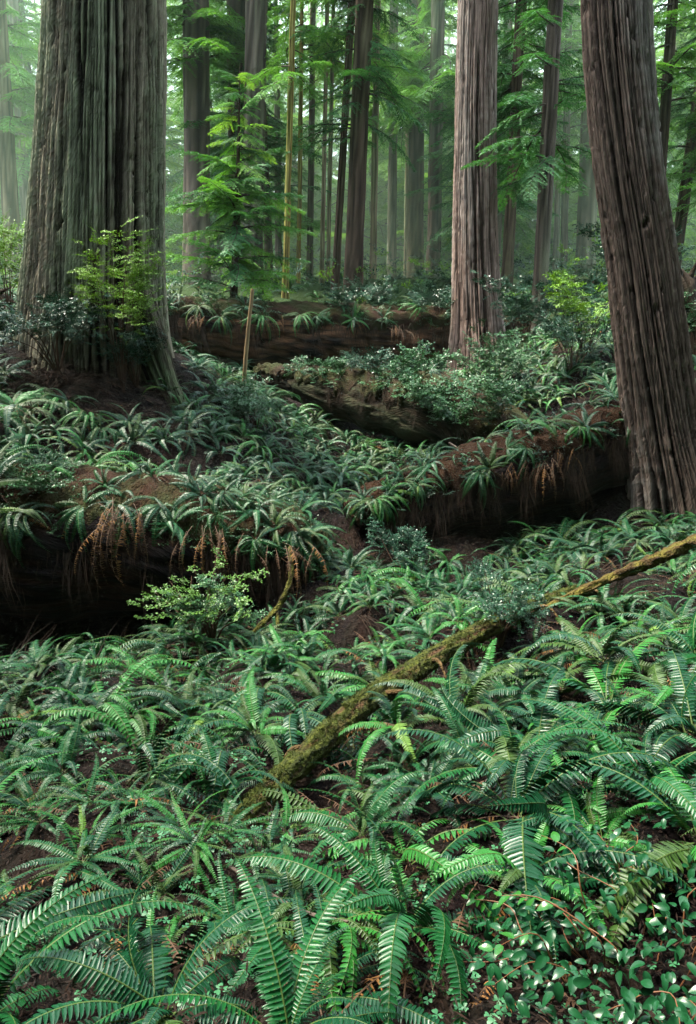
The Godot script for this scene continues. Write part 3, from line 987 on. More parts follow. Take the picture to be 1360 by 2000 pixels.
	var g := ground(foot.x, foot.z)
	var o := thing("hemlock_sapling", "dense green sapling with drooping sprays standing before the grey trunks", "tree", Vector3(foot.x, g, foot.z))
	var tall := 10.9 - g
	put("trunk", tube([Vector3(0, -0.3, 0), Vector3(0.05, 1.5, 0), Vector3(0.25, 4.0, 0), Vector3(0.5, tall, 0)], [0.16, 0.13, 0.09, 0.01], 14, 50, bk(brown * 0.7, 0.1, 4.0, 0.012)), M.bark, o)
	for leaf in [M.needle_mid, M.needle_dark, M.needle_lit]:
		var xfs := []
		for k in (72 if leaf != M.needle_lit else 16):
			var f := rng.randf()
			if leaf == M.needle_lit: f = 0.55 + 0.45 * f
			var h := lerpf(1.6, tall - 0.15, f)
			if n3(h * 1.3, float(k % 5) * 3.0, 60.0) < -0.25: continue
			var l := lerpf(2.5, 0.6, pow(f, 1.3)) * rng.randf_range(0.35, 1.25)
			var b := Basis(Vector3.UP, rng.randf() * TAU) * Basis(Vector3.RIGHT, deg_to_rad(rng.randf_range(-30, 28)))
			xfs.push_back(Transform3D(b.scaled(Vector3(l, l, l)), Vector3(0.5 * pow(h / tall, 1.4), h, 0)))
		scatter("crown", limb_mesh(fine_limbs[rng.randi() % 4], leaf), null, xfs, o)
	# the hazy stand behind: young hemlocks and redwoods in depth
	var n := 0
	var tries := 0
	while n < 96 and tries < 2500:
		tries += 1
		var d := lerpf(32.0, 100.0, pow(rng.randf(), 0.8))
		var x := rng.randf_range(-0.62, 0.62) * d
		var px := x / d
		if px > -0.07 and px < 0.15 and d < 58.0: continue
		var clear := true
		for a in list:
			if a[3] > 0.15 and absf(x / d + a[1].x / a[1].z) * d < 1.3 and d < -a[1].z + 1.0: clear = false
		if absf(px - 0.165) * d < 2.0 and d < 24: clear = false
		if not clear: continue
		var where := "behind the sapling and grey trunks" if px < -0.07 and px > -0.28 else ("far behind the giant redwood" if px <= -0.28 else ("deep in the bright central gap" if px < 0.15 else "behind the straight and leaning redwoods"))
		var kind := rng.randi() % 3
		var tall_ := rng.randf_range(0.27, 0.42) * d + 3.5
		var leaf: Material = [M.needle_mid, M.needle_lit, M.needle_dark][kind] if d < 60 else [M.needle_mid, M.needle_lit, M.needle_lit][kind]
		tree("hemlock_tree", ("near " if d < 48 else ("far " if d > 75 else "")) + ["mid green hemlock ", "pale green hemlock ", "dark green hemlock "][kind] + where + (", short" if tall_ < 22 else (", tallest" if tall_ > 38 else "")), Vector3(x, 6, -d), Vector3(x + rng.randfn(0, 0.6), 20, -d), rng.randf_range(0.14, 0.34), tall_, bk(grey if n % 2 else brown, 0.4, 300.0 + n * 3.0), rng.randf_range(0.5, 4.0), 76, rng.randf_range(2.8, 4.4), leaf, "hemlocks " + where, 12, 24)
		n += 1
	# the far thicket that closes the view, beyond counting
	for e in 4:
		var xfs := []
		for k in 2600:
			var d := rng.randf_range(56.0, 125.0)
			var x := rng.randf_range(-0.6, 0.6) * d
			var l := rng.randf_range(2.5, 4.6)
			xfs.push_back(Transform3D((Basis(Vector3.UP, rng.randf() * TAU) * Basis(Vector3.RIGHT, deg_to_rad(rng.randf_range(-35, 25)))).scaled(Vector3(l, l, l)), Vector3(x, ground(x, -d) + rng.randf_range(0.0, 1.0) * rng.randf_range(2.0, 30.0), -d)))
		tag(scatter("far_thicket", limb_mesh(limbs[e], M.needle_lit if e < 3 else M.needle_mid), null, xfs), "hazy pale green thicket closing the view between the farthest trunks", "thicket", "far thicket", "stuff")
	# thin mist that hangs between the far trunks
	var mist := FogVolume.new()
	mist.name = "mist"
	mist.shape = RenderingServer.FOG_VOLUME_SHAPE_BOX
	mist.size = Vector3(190, 44, 100)
	mist.position = Vector3(0, 22, -81)
	var air := FogMaterial.new()
	air.density = 0.0050
	air.albedo = Color(0.84, 0.96, 0.83)
	mist.material = air
	add_child(mist)
	tag(mist, "thin pale mist between the far trunks", "mist", "", "stuff")
	# two black stumps
	for a in [[Vector3(-8.5, 0, -18.5), Vector3(-8.9, 4.05, -18.5), 0.75, "black rotten stump beside the giant redwood's left foot"], [Vector3(7.5, 0, -16.5), Vector3(7.05, 4.45, -16.5), 0.62, "black jagged stump right behind the leaning redwood"]]:
		var p: Vector3 = a[0]
		p.y = ground(p.x, p.z) - 0.3
		var t := thing("rotten_stump", a[3], "stump", p)
		var h: Vector3 = a[1] - p
		var sh := bark_shape(2.0, 0.12, Vector3(0.035, 0.025, 0.018), Vector3(0.01, 0.007, 0.005), Vector3(0.03, 0.04, 0.018), 0.2, a[2] * 31.0)
		put("trunk", tube([Vector3.ZERO, h * 0.4, h * 0.8, h], [a[2], a[2] * 0.8, a[2] * 0.55, a[2] * 0.15], 40, 40, sh), M.log, t)
		for k in 3: put("snag", tube([h * 0.7, h * 0.85 + Vector3(0.2 * k, 0.1, 0.1), h * 0.95 + Vector3(0.5 * k - 0.2, 0.35 - 0.1 * k, 0.2)], [0.12, 0.07, 0.01], 7, 10, plain_rod(Vector3(0.02, 0.015, 0.01))), M.log, t)

func fallen_logs() -> void:
	var red := Vector3(0.022, 0.009, 0.006)
	var black := Vector3(0.005, 0.004, 0.0035)
	var duff := Vector3(0.030, 0.015, 0.008)
	var green := Vector3(0.028, 0.030, 0.011)
	var o := thing("fallen_log", "massive dark fallen log on the left with a black hollow beneath it", "log")
	put("trunk", tube(L1_PTS, L1_RAD, 110, 200, log_shape(red, black, black, 0.0, 0.06, 2.0)), M.log, o)
	put("duff_mat", mat_over(L1_PTS, L1_RAD, 1.0, 0.11, duff, green, 50, 200), M.moss, o)
	fringe(o, L1_PTS, L1_RAD, 0.04, 0.98, 420, 1.05, 0.75)
	dress(o, L1_PTS, L1_RAD, 0.05, 0.98, 700, M.brush_mid, 0.22)
	o = thing("fallen_log", "dark log running from the leaning redwood down into the ferny gully", "log")
	put("trunk", tube(L2_PTS, L2_RAD, 90, 170, log_shape(red * 0.6, black, black, 0.0, 0.05, 12.0)), M.log, o)
	put("duff_mat", mat_over(L2_PTS, L2_RAD, 0.95, 0.10, Vector3(0.034, 0.017, 0.009), duff, 46, 170), M.moss, o)
	fringe(o, L2_PTS, L2_RAD, 0.05, 0.92, 360, 1.1, 0.7)
	dress(o, L2_PTS, L2_RAD, 0.1, 0.98, 260, M.brush_dark, 0.24)
	o = thing("fallen_log", "middle log with a pointed left end over the black hollow", "log")
	put("trunk", tube(L3_PTS, L3_RAD, 90, 170, log_shape(Vector3(0.035, 0.026, 0.016), black, Vector3(0.03, 0.034, 0.018), 0.1, 0.05, 22.0)), M.log, o)
	put("duff_mat", mat_over(L3_PTS, L3_RAD, 1.25, 0.10, Vector3(0.026, 0.017, 0.010), green, 46, 170), M.moss, o)
	fringe(o, L3_PTS, L3_RAD, 0.4, 0.95, 150, 1.15, 0.5)
	dress(o, L3_PTS, L3_RAD, 0.25, 0.98, 620, M.brush_mid, 0.32)
	o = thing("fallen_log", "farthest log with bare reddish brown side and ferns along its top", "log")
	put("trunk", tube(L4_PTS, L4_RAD, 90, 220, log_shape(Vector3(0.105, 0.052, 0.027), Vector3(0.022, 0.012, 0.008), black, 0.0, 0.10, 32.0)), M.log, o)
	put("duff_mat", mat_over(L4_PTS, L4_RAD, 0.95, 0.16, Vector3(0.028, 0.014, 0.008), green, 46, 220), M.moss, o)
	fringe(o, L4_PTS, L4_RAD, 0.05, 0.95, 420, 1.0, 1.0)
	dress(o, L4_PTS, L4_RAD, 0.05, 0.95, 620, M.brush_mid, 0.42)
	# the thin mossy log across the slope
	o = thing("mossy_log", "thin moss-covered log slanting across the fern slope", "log")
	put("trunk", tube(M1_PTS, M1_RAD, 44, 420, func(_a, l, rad, ca, sa):
		var n := n3(ca * 1.2, l * 2.0, sa * 1.2)
		var m := n3(ca * 4.0, l * 9.0, sa * 4.0)
		var wood := Vector3(0.085, 0.042, 0.022).lerp(Vector3(0.03, 0.018, 0.01), clampf(0.5 + m, 0, 1))
		var moss := Vector3(0.070, 0.080, 0.015).lerp(Vector3(0.03, 0.036, 0.010), clampf(0.5 + m, 0, 1))
		var k := clampf(1.1 + n * 1.5, 0, 1)
		return [rad * (0.18 * n + 0.14 * m * k), wood.lerp(moss, k)]), M.moss, o)
	for a in [[0.18, -0.3, 0.12], [0.33, 0.5, 0.2], [0.41, 0.22, 0.3], [0.52, -0.35, 0.15], [0.61, 0.4, 0.28], [0.78, 0.3, 0.2]]:
		var p: Vector3 = catmull(M1_PTS, a[0])
		put("broken_limb", tube([p, p + Vector3(a[1] * 0.4, 0.08, 0.12), p + Vector3(a[1] * 0.7, -0.05, a[2])], [0.022, 0.015, 0.004], 7, 12, plain_rod(Vector3(0.07, 0.045, 0.02))), M.moss, o)
	fringe(o, M1_PTS, M1_RAD, 0.3, 0.9, 60, 1.5, 0.26)
	var tuft := MB.new()
	for k in 9:
		var q := Vector3(rng.randfn(0, 0.6), 0, rng.randfn(0, 0.6))
		var e := q + Vector3(rng.randfn(0, 0.5), rng.randf_range(0.5, 1.1), rng.randfn(0, 0.5))
		var sh := rng.randf_range(0.5, 1.0)
		var w := Vector3(0.12, 0, 0.1)
		tuft.t(tuft.p(q - w, Color(sh, sh, sh)), tuft.p(q + w, Color(sh, sh, sh)), tuft.p(e, Color(sh, sh, sh)))
	var xfs := []
	var cols := []
	for k in 3600:
		var f := rng.randf()
		var p: Vector3 = catmull(M1_PTS, f)
		var a := rng.randfn(0, 0.8)
		if n3(f * 22.0, 4.0, a) < -0.1: continue
		var rad: float = catmull(M1_RAD, f)
		var out := Vector3(0.7 * sin(a), cos(a), 0.7 * sin(a))
		var l := rng.randf_range(0.012, 0.028)
		xfs.push_back(Transform3D((Basis(Quaternion(Vector3.UP, out.normalized())) * Basis(Vector3.UP, rng.randf() * TAU)).scaled(Vector3(l, l, l)), p + out.normalized() * rad * 0.98))
		var s := rng.randf_range(0.4, 1.0)
		cols.push_back(Color(s, s, s * 0.8))
	scatter("moss", tuft.commit(), M.moss_leaf, xfs, o, cols)
	o = thing("mossy_pole", "slim yellow-mossed pole lying above the mossy log on the right", "branch")
	put("trunk", tube([Vector3(1.95, 0.62, -6.9), Vector3(2.79, 0.88, -7.2), Vector3(3.4, 1.0, -7.5), Vector3(4.6, 1.28, -8.1)], [0.028, 0.05, 0.06, 0.065], 16, 120, func(_a, l, rad, ca, sa):
		var n := n3(ca * 2.0, l * 5.0, sa * 2.0)
		return [rad * 0.5 * n, Vector3(0.10, 0.085, 0.018).lerp(Vector3(0.05, 0.03, 0.014), clampf(0.45 + n * 1.5, 0, 1))]), M.moss, o)
	o = thing("mossy_branch", "broken forked branch with yellow-green moss hanging below the left log's end", "branch")
	var moss_rod := func(_a, l, rad, ca, sa):
		var n := n3(ca * 2.0, l * 8.0, sa * 2.0)
		return [rad * 0.6 * n, Vector3(0.085, 0.085, 0.016).lerp(Vector3(0.03, 0.026, 0.01), clampf(0.4 + n * 1.6, 0, 1))]
	put("stem", tube([Vector3(-0.73, 0.7, -8.75), Vector3(-0.70, 0.42, -8.4), Vector3(-0.84, 0.12, -8.2), Vector3(-1.05, -0.05, -8.0), Vector3(-1.2, -0.22, -7.9)], [0.026, 0.03, 0.034, 0.028, 0.015], 14, 70, moss_rod), M.moss, o)
	put("limb", tube([Vector3(-0.86, 0.1, -8.2), Vector3(-0.83, -0.05, -8.0), Vector3(-0.82, -0.22, -7.8), Vector3(-0.80, -0.4, -7.6)], [0.025, 0.022, 0.018, 0.01], 12, 50, moss_rod), M.moss, o)
	o = thing("dead_pole", "bare tan dead pole standing upright before the farthest log", "pole")
	put("trunk", tube([Vector3(-2.27, 1.5, -16), Vector3(-2.24, 2.2, -16), Vector3(-2.12, 3.2, -16), Vector3(-2.0, 4.05, -16)], [0.05, 0.045, 0.04, 0.034], 14, 60, plain_rod(Vector3(0.16, 0.11, 0.06))), M.twig, o)
	# a few bare sticks
	for a in [[Vector3(1.9, 1.2, -13.6), Vector3(2.3, 1.05, -12.9), Vector3(2.9, 0.95, -12.4), 0.02, "grey dead stick leaning on the log that meets the leaning redwood"], [Vector3(-0.5, 1.25, -2.6), Vector3(-0.2, 1.42, -2.2), Vector3(0.0, 1.6, -1.95), 0.008, "thin dark twig arching over the nearest ferns"]]:
		var t := thing("stick", a[4], "stick")
		put("stem", tube([a[0], a[1], a[2]], [a[3], a[3] * 0.9, a[3] * 0.5], 8, 40, plain_rod(Vector3(0.07, 0.055, 0.045))), M.twig, t)
	# curtains of old fronds
	for a in [[Vector3(-2.71, 1.30, -8.5), 1.15, 22, 0.0, "long golden brown curtain of dead fronds hanging on the left log's dark face"], [Vector3(-1.69, 1.0, -8.6), 0.9, 16, 0.2, "shorter dead frond curtain hanging right of the long golden one"], [Vector3(-0.78, 0.75, -8.75), 0.95, 12, 0.3, "dead frond curtain hanging at the left log's right end above the mossy branch"],
		[Vector3(3.02, 1.30, -11.55), 0.95, 16, -0.2, "reddish dead frond curtain on the face of the log below the leaning redwood"], [Vector3(2.55, 1.15, -11.5), 0.6, 8, -0.2, "small dead frond curtain left of the reddish one"], [Vector3(3.6, 1.4, -11.8), 0.6, 8, -0.2, "dead frond curtain nearest the leaning redwood"],
		[Vector3(-4.51, 3.5, -22.5), 1.0, 12, 0.0, "brown frond skirt at the far log's left part"], [Vector3(-2.41, 3.45, -23.0), 0.9, 10, 0.0, "brown frond skirt on the far log above the dead pole"], [Vector3(1.44, 3.15, -23.6), 1.0, 12, 0.0, "brown frond skirt on the far log left of the straight redwood"], [Vector3(-4.3, 1.3, -8.5), 0.7, 9, 0.0, "grey-brown frond skirt at the left edge of the left log"]]:
		skirt(a[0], a[1], a[2], a[3], a[4])

# low leafy growth over the top of a log
func dress(o: Node3D, pts: Array, radii: Array, f0: float, f1: float, n: int, leaf: Material, size: float) -> void:
	var xfs := []
	var cols := []
	for k in n:
		var f := rng.randf_range(f0, f1)
		if n3(f * 9.0, 70.0, size) < -0.25: continue
		var p := on_log(pts, radii, f, rng.randf_range(-0.7, 1.15))
		var l := size * rng.randf_range(0.5, 1.2)
		xfs.push_back(Transform3D((Basis(Vector3.UP, rng.randf() * TAU) * Basis(Vector3.RIGHT, rng.randf_range(-0.9, 0.3))).scaled(Vector3(l, l, l)), p))
		var s := rng.randf_range(0.5, 1.0)
		cols.push_back(Color(s, s, s))
	scatter("foliage", twigs[rng.randi() % 4], leaf, xfs, o, cols)

# ---------------------------------------------------------------- placing the ferns
func on_log(pts: Array, radii: Array, f: float, ang: float) -> Vector3:
	var p: Vector3 = catmull(pts, f)
	var rad: float = catmull(radii, f)
	var d: Vector3 = (catmull(pts, minf(f + 0.01, 1)) - catmull(pts, maxf(f - 0.01, 0))).normalized()
	var side := d.cross(Vector3.UP).normalized()
	if side.z < 0: side = -side
	return p + (Vector3.UP * cos(ang) + side * sin(ang)) * (rad + 0.10)

func near_path(pts: Array, x: float, z: float) -> float:
	var best := 99.0
	for i in pts.size() - 1:
		var a := Vector2(pts[i].x, pts[i].z)
		var b := Vector2(pts[i + 1].x, pts[i + 1].z)
		best = minf(best, Geometry2D.get_closest_point_to_segment(Vector2(x, z), a, b).distance_to(Vector2(x, z)))
	return best

func zone(x: float, z: float) -> String:
	var d := -z
	if d < 3.4:
		return "on the nearest slope, left of mossy log" if x < -0.3 else ("on the nearest slope, by the glossy-leaved bush" if x > 0.6 else "on the nearest slope, below mossy log")
	if d < 8.4:
		var log_x: float = lerpf(-0.6, 3.1, clampf((d - 3.3) / 4.8, 0, 1))
		if x > log_x: return "on the right bank below the mossy log" if d < 5.5 else "on the right bank under the mossed pole"
		return "before the left log's black hollow" if x < -1.0 else "in the gully left of mossy log"
	if d < 11.0:
		return "below the dark log's face, right of gully" if x > 0.8 else "in the gully between left log and dark log"
	if x < -0.9: return "on the bank below the giant redwood"
	if x > 2.6: return "behind the log meeting the leaning redwood"
	return "in the hollow beneath the middle log"

func place_ferns() -> void:
	# those the photograph singles out: [kind, prototype, x, z, size, yaw, label]
	var chosen := [
		["sword", 3, 1.72, -4.30, 1.25, 0.4, "lush upright sword fern at the foot of the right bank, beside a black gap"],
		["sword", 0, 2.6, -4.9, 1.15, 1.2, "large sword fern reaching in over the right bank above the upright one"],
		["sword", 2, 1.42, -2.95, 0.95, 2.3, "arching sword fern with a rusty frond, above the glossy-leaved bush"],
		["sword", 5, 0.80, -3.15, 0.95, 0.0, "sword fern with long fronds fanning up, right of the mossy log's foot"],
		["sword", 3, 0.66, -2.35, 0.8, 4.0, "bright sword fern with two broad fronds hanging forward, left of the glossy bush"],
		["sword", 0, 0.20, -2.20, 0.85, 5.2, "sword fern whose straight frond hangs down in the near foreground"],
		["sword", 2, -0.16, -1.42, 0.62, 1.0, "closest sword fern, its fronds rising from the bottom edge"],
		["sword", 1, -1.38, -2.05, 0.82, 2.6, "glossy sword fern entering at the left edge of the foreground"],
		["sword", 3, -1.90, -3.05, 0.85, 1.0, "yellowish sword fern at the left edge above the glossy one"],
		["sword", 4, -2.9, -5.1, 0.9, 1.0, "dark sword fern at the left edge below the black hollow"],
		["sword", 2, -0.75, -3.75, 0.65, 2.0, "small sword fern just left of the mossy log's lower end"],
		["sword", 5, 0.06, -2.95, 0.75, 0.5, "medium sword fern right under the mossy log's lower end"],
		["sword", 1, 1.80, -3.35, 1.0, 5.5, "dark sword fern at the right edge above the rusty-fronded one"],
		["sword", 0, -1.05, -1.62, 0.8, 2.8, "sword fern in the lower left corner"],
		["sword", 4, -0.52, -1.60, 0.6, 0.8, "low sword fern at the bottom edge beside orange dead fronds"],
		["sword", 1, 3.3, -9.6, 1.0, 0.3, "large blue-green fern arching below the leaning redwood"],
		["sword", 2, 3.95, -9.7, 0.9, 1.3, "fern beside the yellow-mossed log top, below the leaning redwood"],
		["sword", 3, 0.93, -8.27, 0.9, 2.2, "bright fern in mid gully with a yellow frond"],
		["sword", 0, 1.65, -7.4, 0.85, 0.2, "fern right behind the upper mossy log"],
		["sword", 1, -3.5, -11.7, 0.85, 0.9, "upright dark green fern on the bare bank under the giant redwood"],
		["strap", 1, -2.65, -12.0, 1.25, 2.0, "large drooping fern on the bank above the left log"],
		["sword", 3, -2.6, -14.5, 0.9, 0.4, "bright yellow-green fern at the giant redwood's right root"],
		["sword", 3, -2.2, -14.2, 0.8, 1.9, "second bright fern beside the foot of the dead pole"],
		["sword", 3, -4.35, -9.55, 0.9, 3.0, "bright fern with backlit fronds at the far left above the log"],
	]
	for a in chosen:
		var y := ground(a[2], a[3])
		if a[6].begins_with("bright fern with backlit"): y = 2.35
		fern(a[0], a[1], Vector3(a[2], y, a[3]), a[4], a[5], slope(a[2], a[3]) * 0.5 + Vector3.UP * 0.5, a[6])
	# ferns that grow on the logs
	var on := [[L1_PTS, L1_RAD, 46, 0.03, 0.99, 0.1, 0.75, "on the massive left log"], [L2_PTS, L2_RAD, 26, 0.18, 0.98, 0.15, 0.7, "hanging from the leaning redwood's log"], [L3_PTS, L3_RAD, 9, 0.55, 0.95, 0.0, 0.6, "on the middle log"], [L4_PTS, L4_RAD, 22, 0.12, 0.9, 0.25, 0.95, "hanging from the farthest log"]]
	for a in on:
		var part_of: Array = ["right-hand ", "middle ", "left-hand "] if a[7].begins_with("hanging from the leaning") else ["left-hand ", "middle ", "right-hand "]
		for k in a[2]:
			var f: float = lerpf(a[3], a[4], (k + rng.randf()) / a[2])
			var ang: float = a[5] + rng.randf_range(-0.6, 0.8)
			var kind: String = "strap" if rng.randf() < 0.6 else "sword"
			fern(kind, rng.randi() % 10, on_log(a[0], a[1], f, ang), a[6] * rng.randf_range(0.75, 1.2) * (1.2 if kind == "strap" else 0.9), rng.randfn(0, 0.6) if kind == "strap" else rng.randf() * TAU, Vector3(rng.randfn(0, 0.2), 1, 0.35 + ang * 0.5), part_of[mini(int(float(k) / a[2] * 3.0), 2)] + ("drooping fern " if kind == "strap" else "sword fern ") + a[7] + (", low on its face" if ang > 0.55 else (", far back on it" if ang < -0.2 else "")), "ferns " + a[7])
	for a in [[-0.62, -1.95, 0.5, 1.4, "orange dead frond lying near the lower left corner"], [1.42, -2.75, 0.5, 0.3, "rusty dead frond standing by the arching fern above the glossy bush"], [0.62, -1.75, 0.45, 2.6, "dark brown dead frond hanging left of the glossy bush"], [-0.55, -3.4, 0.6, 4.4, "brown dead frond on bare soil below the mossy log's foot"], [-0.1, -6.4, 0.6, 1.0, "long brown dead frond in the gully bottom"], [-1.6, -4.2, 0.55, 5.1, "dead frond on bare soil among the left drooping ferns"], [1.9, -5.6, 0.6, 2.0, "brown dead frond on the right bank near the mossy log"]]:
		var l: float = a[2]
		var m := put("dead_frond", frond_mesh(dead[int(a[3]) % 4], M.fern_dead, M.rib_brown), null, null, Transform3D((Basis(Vector3.UP, a[3]) * Basis(Vector3.RIGHT, 0.2)).scaled(Vector3(l, l, l)), Vector3(a[0], ground(a[0], a[1]) + 0.12, a[1])))
		tag(m, a[4], "dead frond")
	# the rest, spread over the slopes
	var bare := [Vector3(-1.5, -4.15, 0.38), Vector3(-0.45, -7.0, 0.45), Vector3(-0.5, -3.45, 0.3), Vector3(1.15, -5.75, 0.5), Vector3(-3.9, -12.6, 0.9), Vector3(-4.9, -13.0, 1.0), Vector3(0.35, -1.75, 0.3), Vector3(1.0, -1.9, 0.42), Vector3(-4.9, -14.6, 1.9), Vector3(5.5, -12.0, 0.8), Vector3(4.1, -23.7, 1.2)]
	var spots := []
	for a in chosen: spots.push_back([a[2], a[3], 0.5 * a[4], true])
	var tries := 0
	while tries < 32000:
		tries += 1
		var d := 1.5 + 25.0 * pow(rng.randf(), 0.72)
		var x := rng.randf_range(-1.0, 1.0) * (0.52 * d + 2.6)
		var z := -d
		if d < 1.9 and x > 0.3 and x < 1.3: continue
		if Vector2(x, z).length() < 1.45: continue
		if d > 17.5 and x > -3.0 and x < 3.0: continue
		if x < -0.7 and z < -8.35 and z > -10.1: continue
		if near_path(L2_PTS, x, z) < 0.85 or near_path(L4_PTS, x, z) < 1.1 or near_path(M1_PTS, x, z) < (0.4 if d < 5.2 else 0.26): continue
		if near_path(L3_PTS, x, z) < 0.45: continue
		var ok := true
		for b in bare:
			if Vector2(x - b.x, z - b.y).length() < b.z: ok = false
		if not ok: continue
		if n3(x * 0.75, 81.0, d * 0.75) < -0.45 + 0.008 * d - (0.15 if d < 3.0 else 0.0): continue
		var kind := "strap"
		var size := rng.randf_range(0.6, 1.35)
		if Vector2(x + 0.95, z + 2.75).length() < 0.8:
			kind = "deer"
			size = rng.randf_range(0.8, 1.1)
		elif x > 0.3 and d < 5.0:
			kind = "sword"
			size = rng.randf_range(0.5, 1.0)
		elif rng.randf() < 0.4:
			kind = "sword"
			size = rng.randf_range(0.5, 0.75)
		if d > 11.0: size *= 1.15
		var gap: float = {"sword": 0.30, "strap": 0.285, "deer": 0.20}[kind] * size + 0.004 * d
		for s in spots:
			if absf(s[0] - x) < gap + s[2] * 0.3 and absf(s[1] - z) < gap + s[2] * 0.3 and Vector2(s[0] - x, s[1] - z).length() < maxf(gap, s[2] * 0.8):
				ok = false
				break
		if ok: spots.push_back([x, z, gap * 0.5, false, kind, size])
	var rest := []
	for s in spots:
		if not s[3]: rest.push_back(s)
	for s in rest: s.push_back(s[5] / -s[1] if absf(s[0]) < 0.52 * -s[1] + 0.25 else 0.0)
	rest.sort_custom(func(p, q): return p[6] > q[6])
	var extra := {}
	var names := {"sword": "sword fern ", "strap": "drooping fern ", "deer": "small narrow-fronded fern "}
	var tones := ["mid-green ", "dark ", "green ", "bright ", "deep blue-green ", "plain green ", "mid-green ", "dark ", "olive ", "bright "]
	for k in rest.size():
		var s: Array = rest[k]
		var p := Vector3(s[0], ground(s[0], s[1]) - 0.01, s[1])
		var tilt := slope(s[0], s[1]) * 0.6 + Vector3.UP * 0.4 + Vector3(rng.randfn(0, 0.08), 0, rng.randfn(0, 0.08))
		var which := rng.randi() % 10
		var yaw := rng.randf() * TAU
		if s[4] == "strap": yaw = rng.randfn(0, 0.9)
		var zn := zone(s[0], s[1])
		if k < 285:
			var big := "small " if s[5] < 0.75 else ("large " if s[5] > 1.1 else "")
			fern(s[4], which, p, s[5], yaw, tilt, big + tones[which] + names[s[4]].replace("small ", "") + zn, "ferns " + zn, k < 170)
		else:
			var key := "%s%d" % [s[4], which]
			if not extra.has(key): extra[key] = [far_protos[s[4]][which], []]
			var b := Basis(Quaternion(Vector3.UP, tilt.normalized())) * Basis(Vector3.UP, yaw)
			extra[key][1].push_back(Transform3D(b.scaled(Vector3(s[5], s[5], s[5])), p))
	# those beyond counting on the far floor
	for k in 260:
		var d := rng.randf_range(25.5, 60.0)
		var x := rng.randf_range(-0.55, 0.55) * d
		var key := "sword%d" % (k % 6)
		if not extra.has(key): extra[key] = [far_protos["sword"][k % 6], []]
		var sc := rng.randf_range(0.8, 1.3)
		extra[key][1].push_back(Transform3D(Basis(Vector3.UP, rng.randf() * TAU).scaled(Vector3(sc, sc, sc)), Vector3(x, ground(x, -d), -d)))
	for key in extra:
		var mm := scatter("fern_undergrowth", extra[key][0], null, extra[key][1])
		tag(mm, "distant massed ferns covering the back slopes and forest floor", "undergrowth", "massed ferns", "stuff")

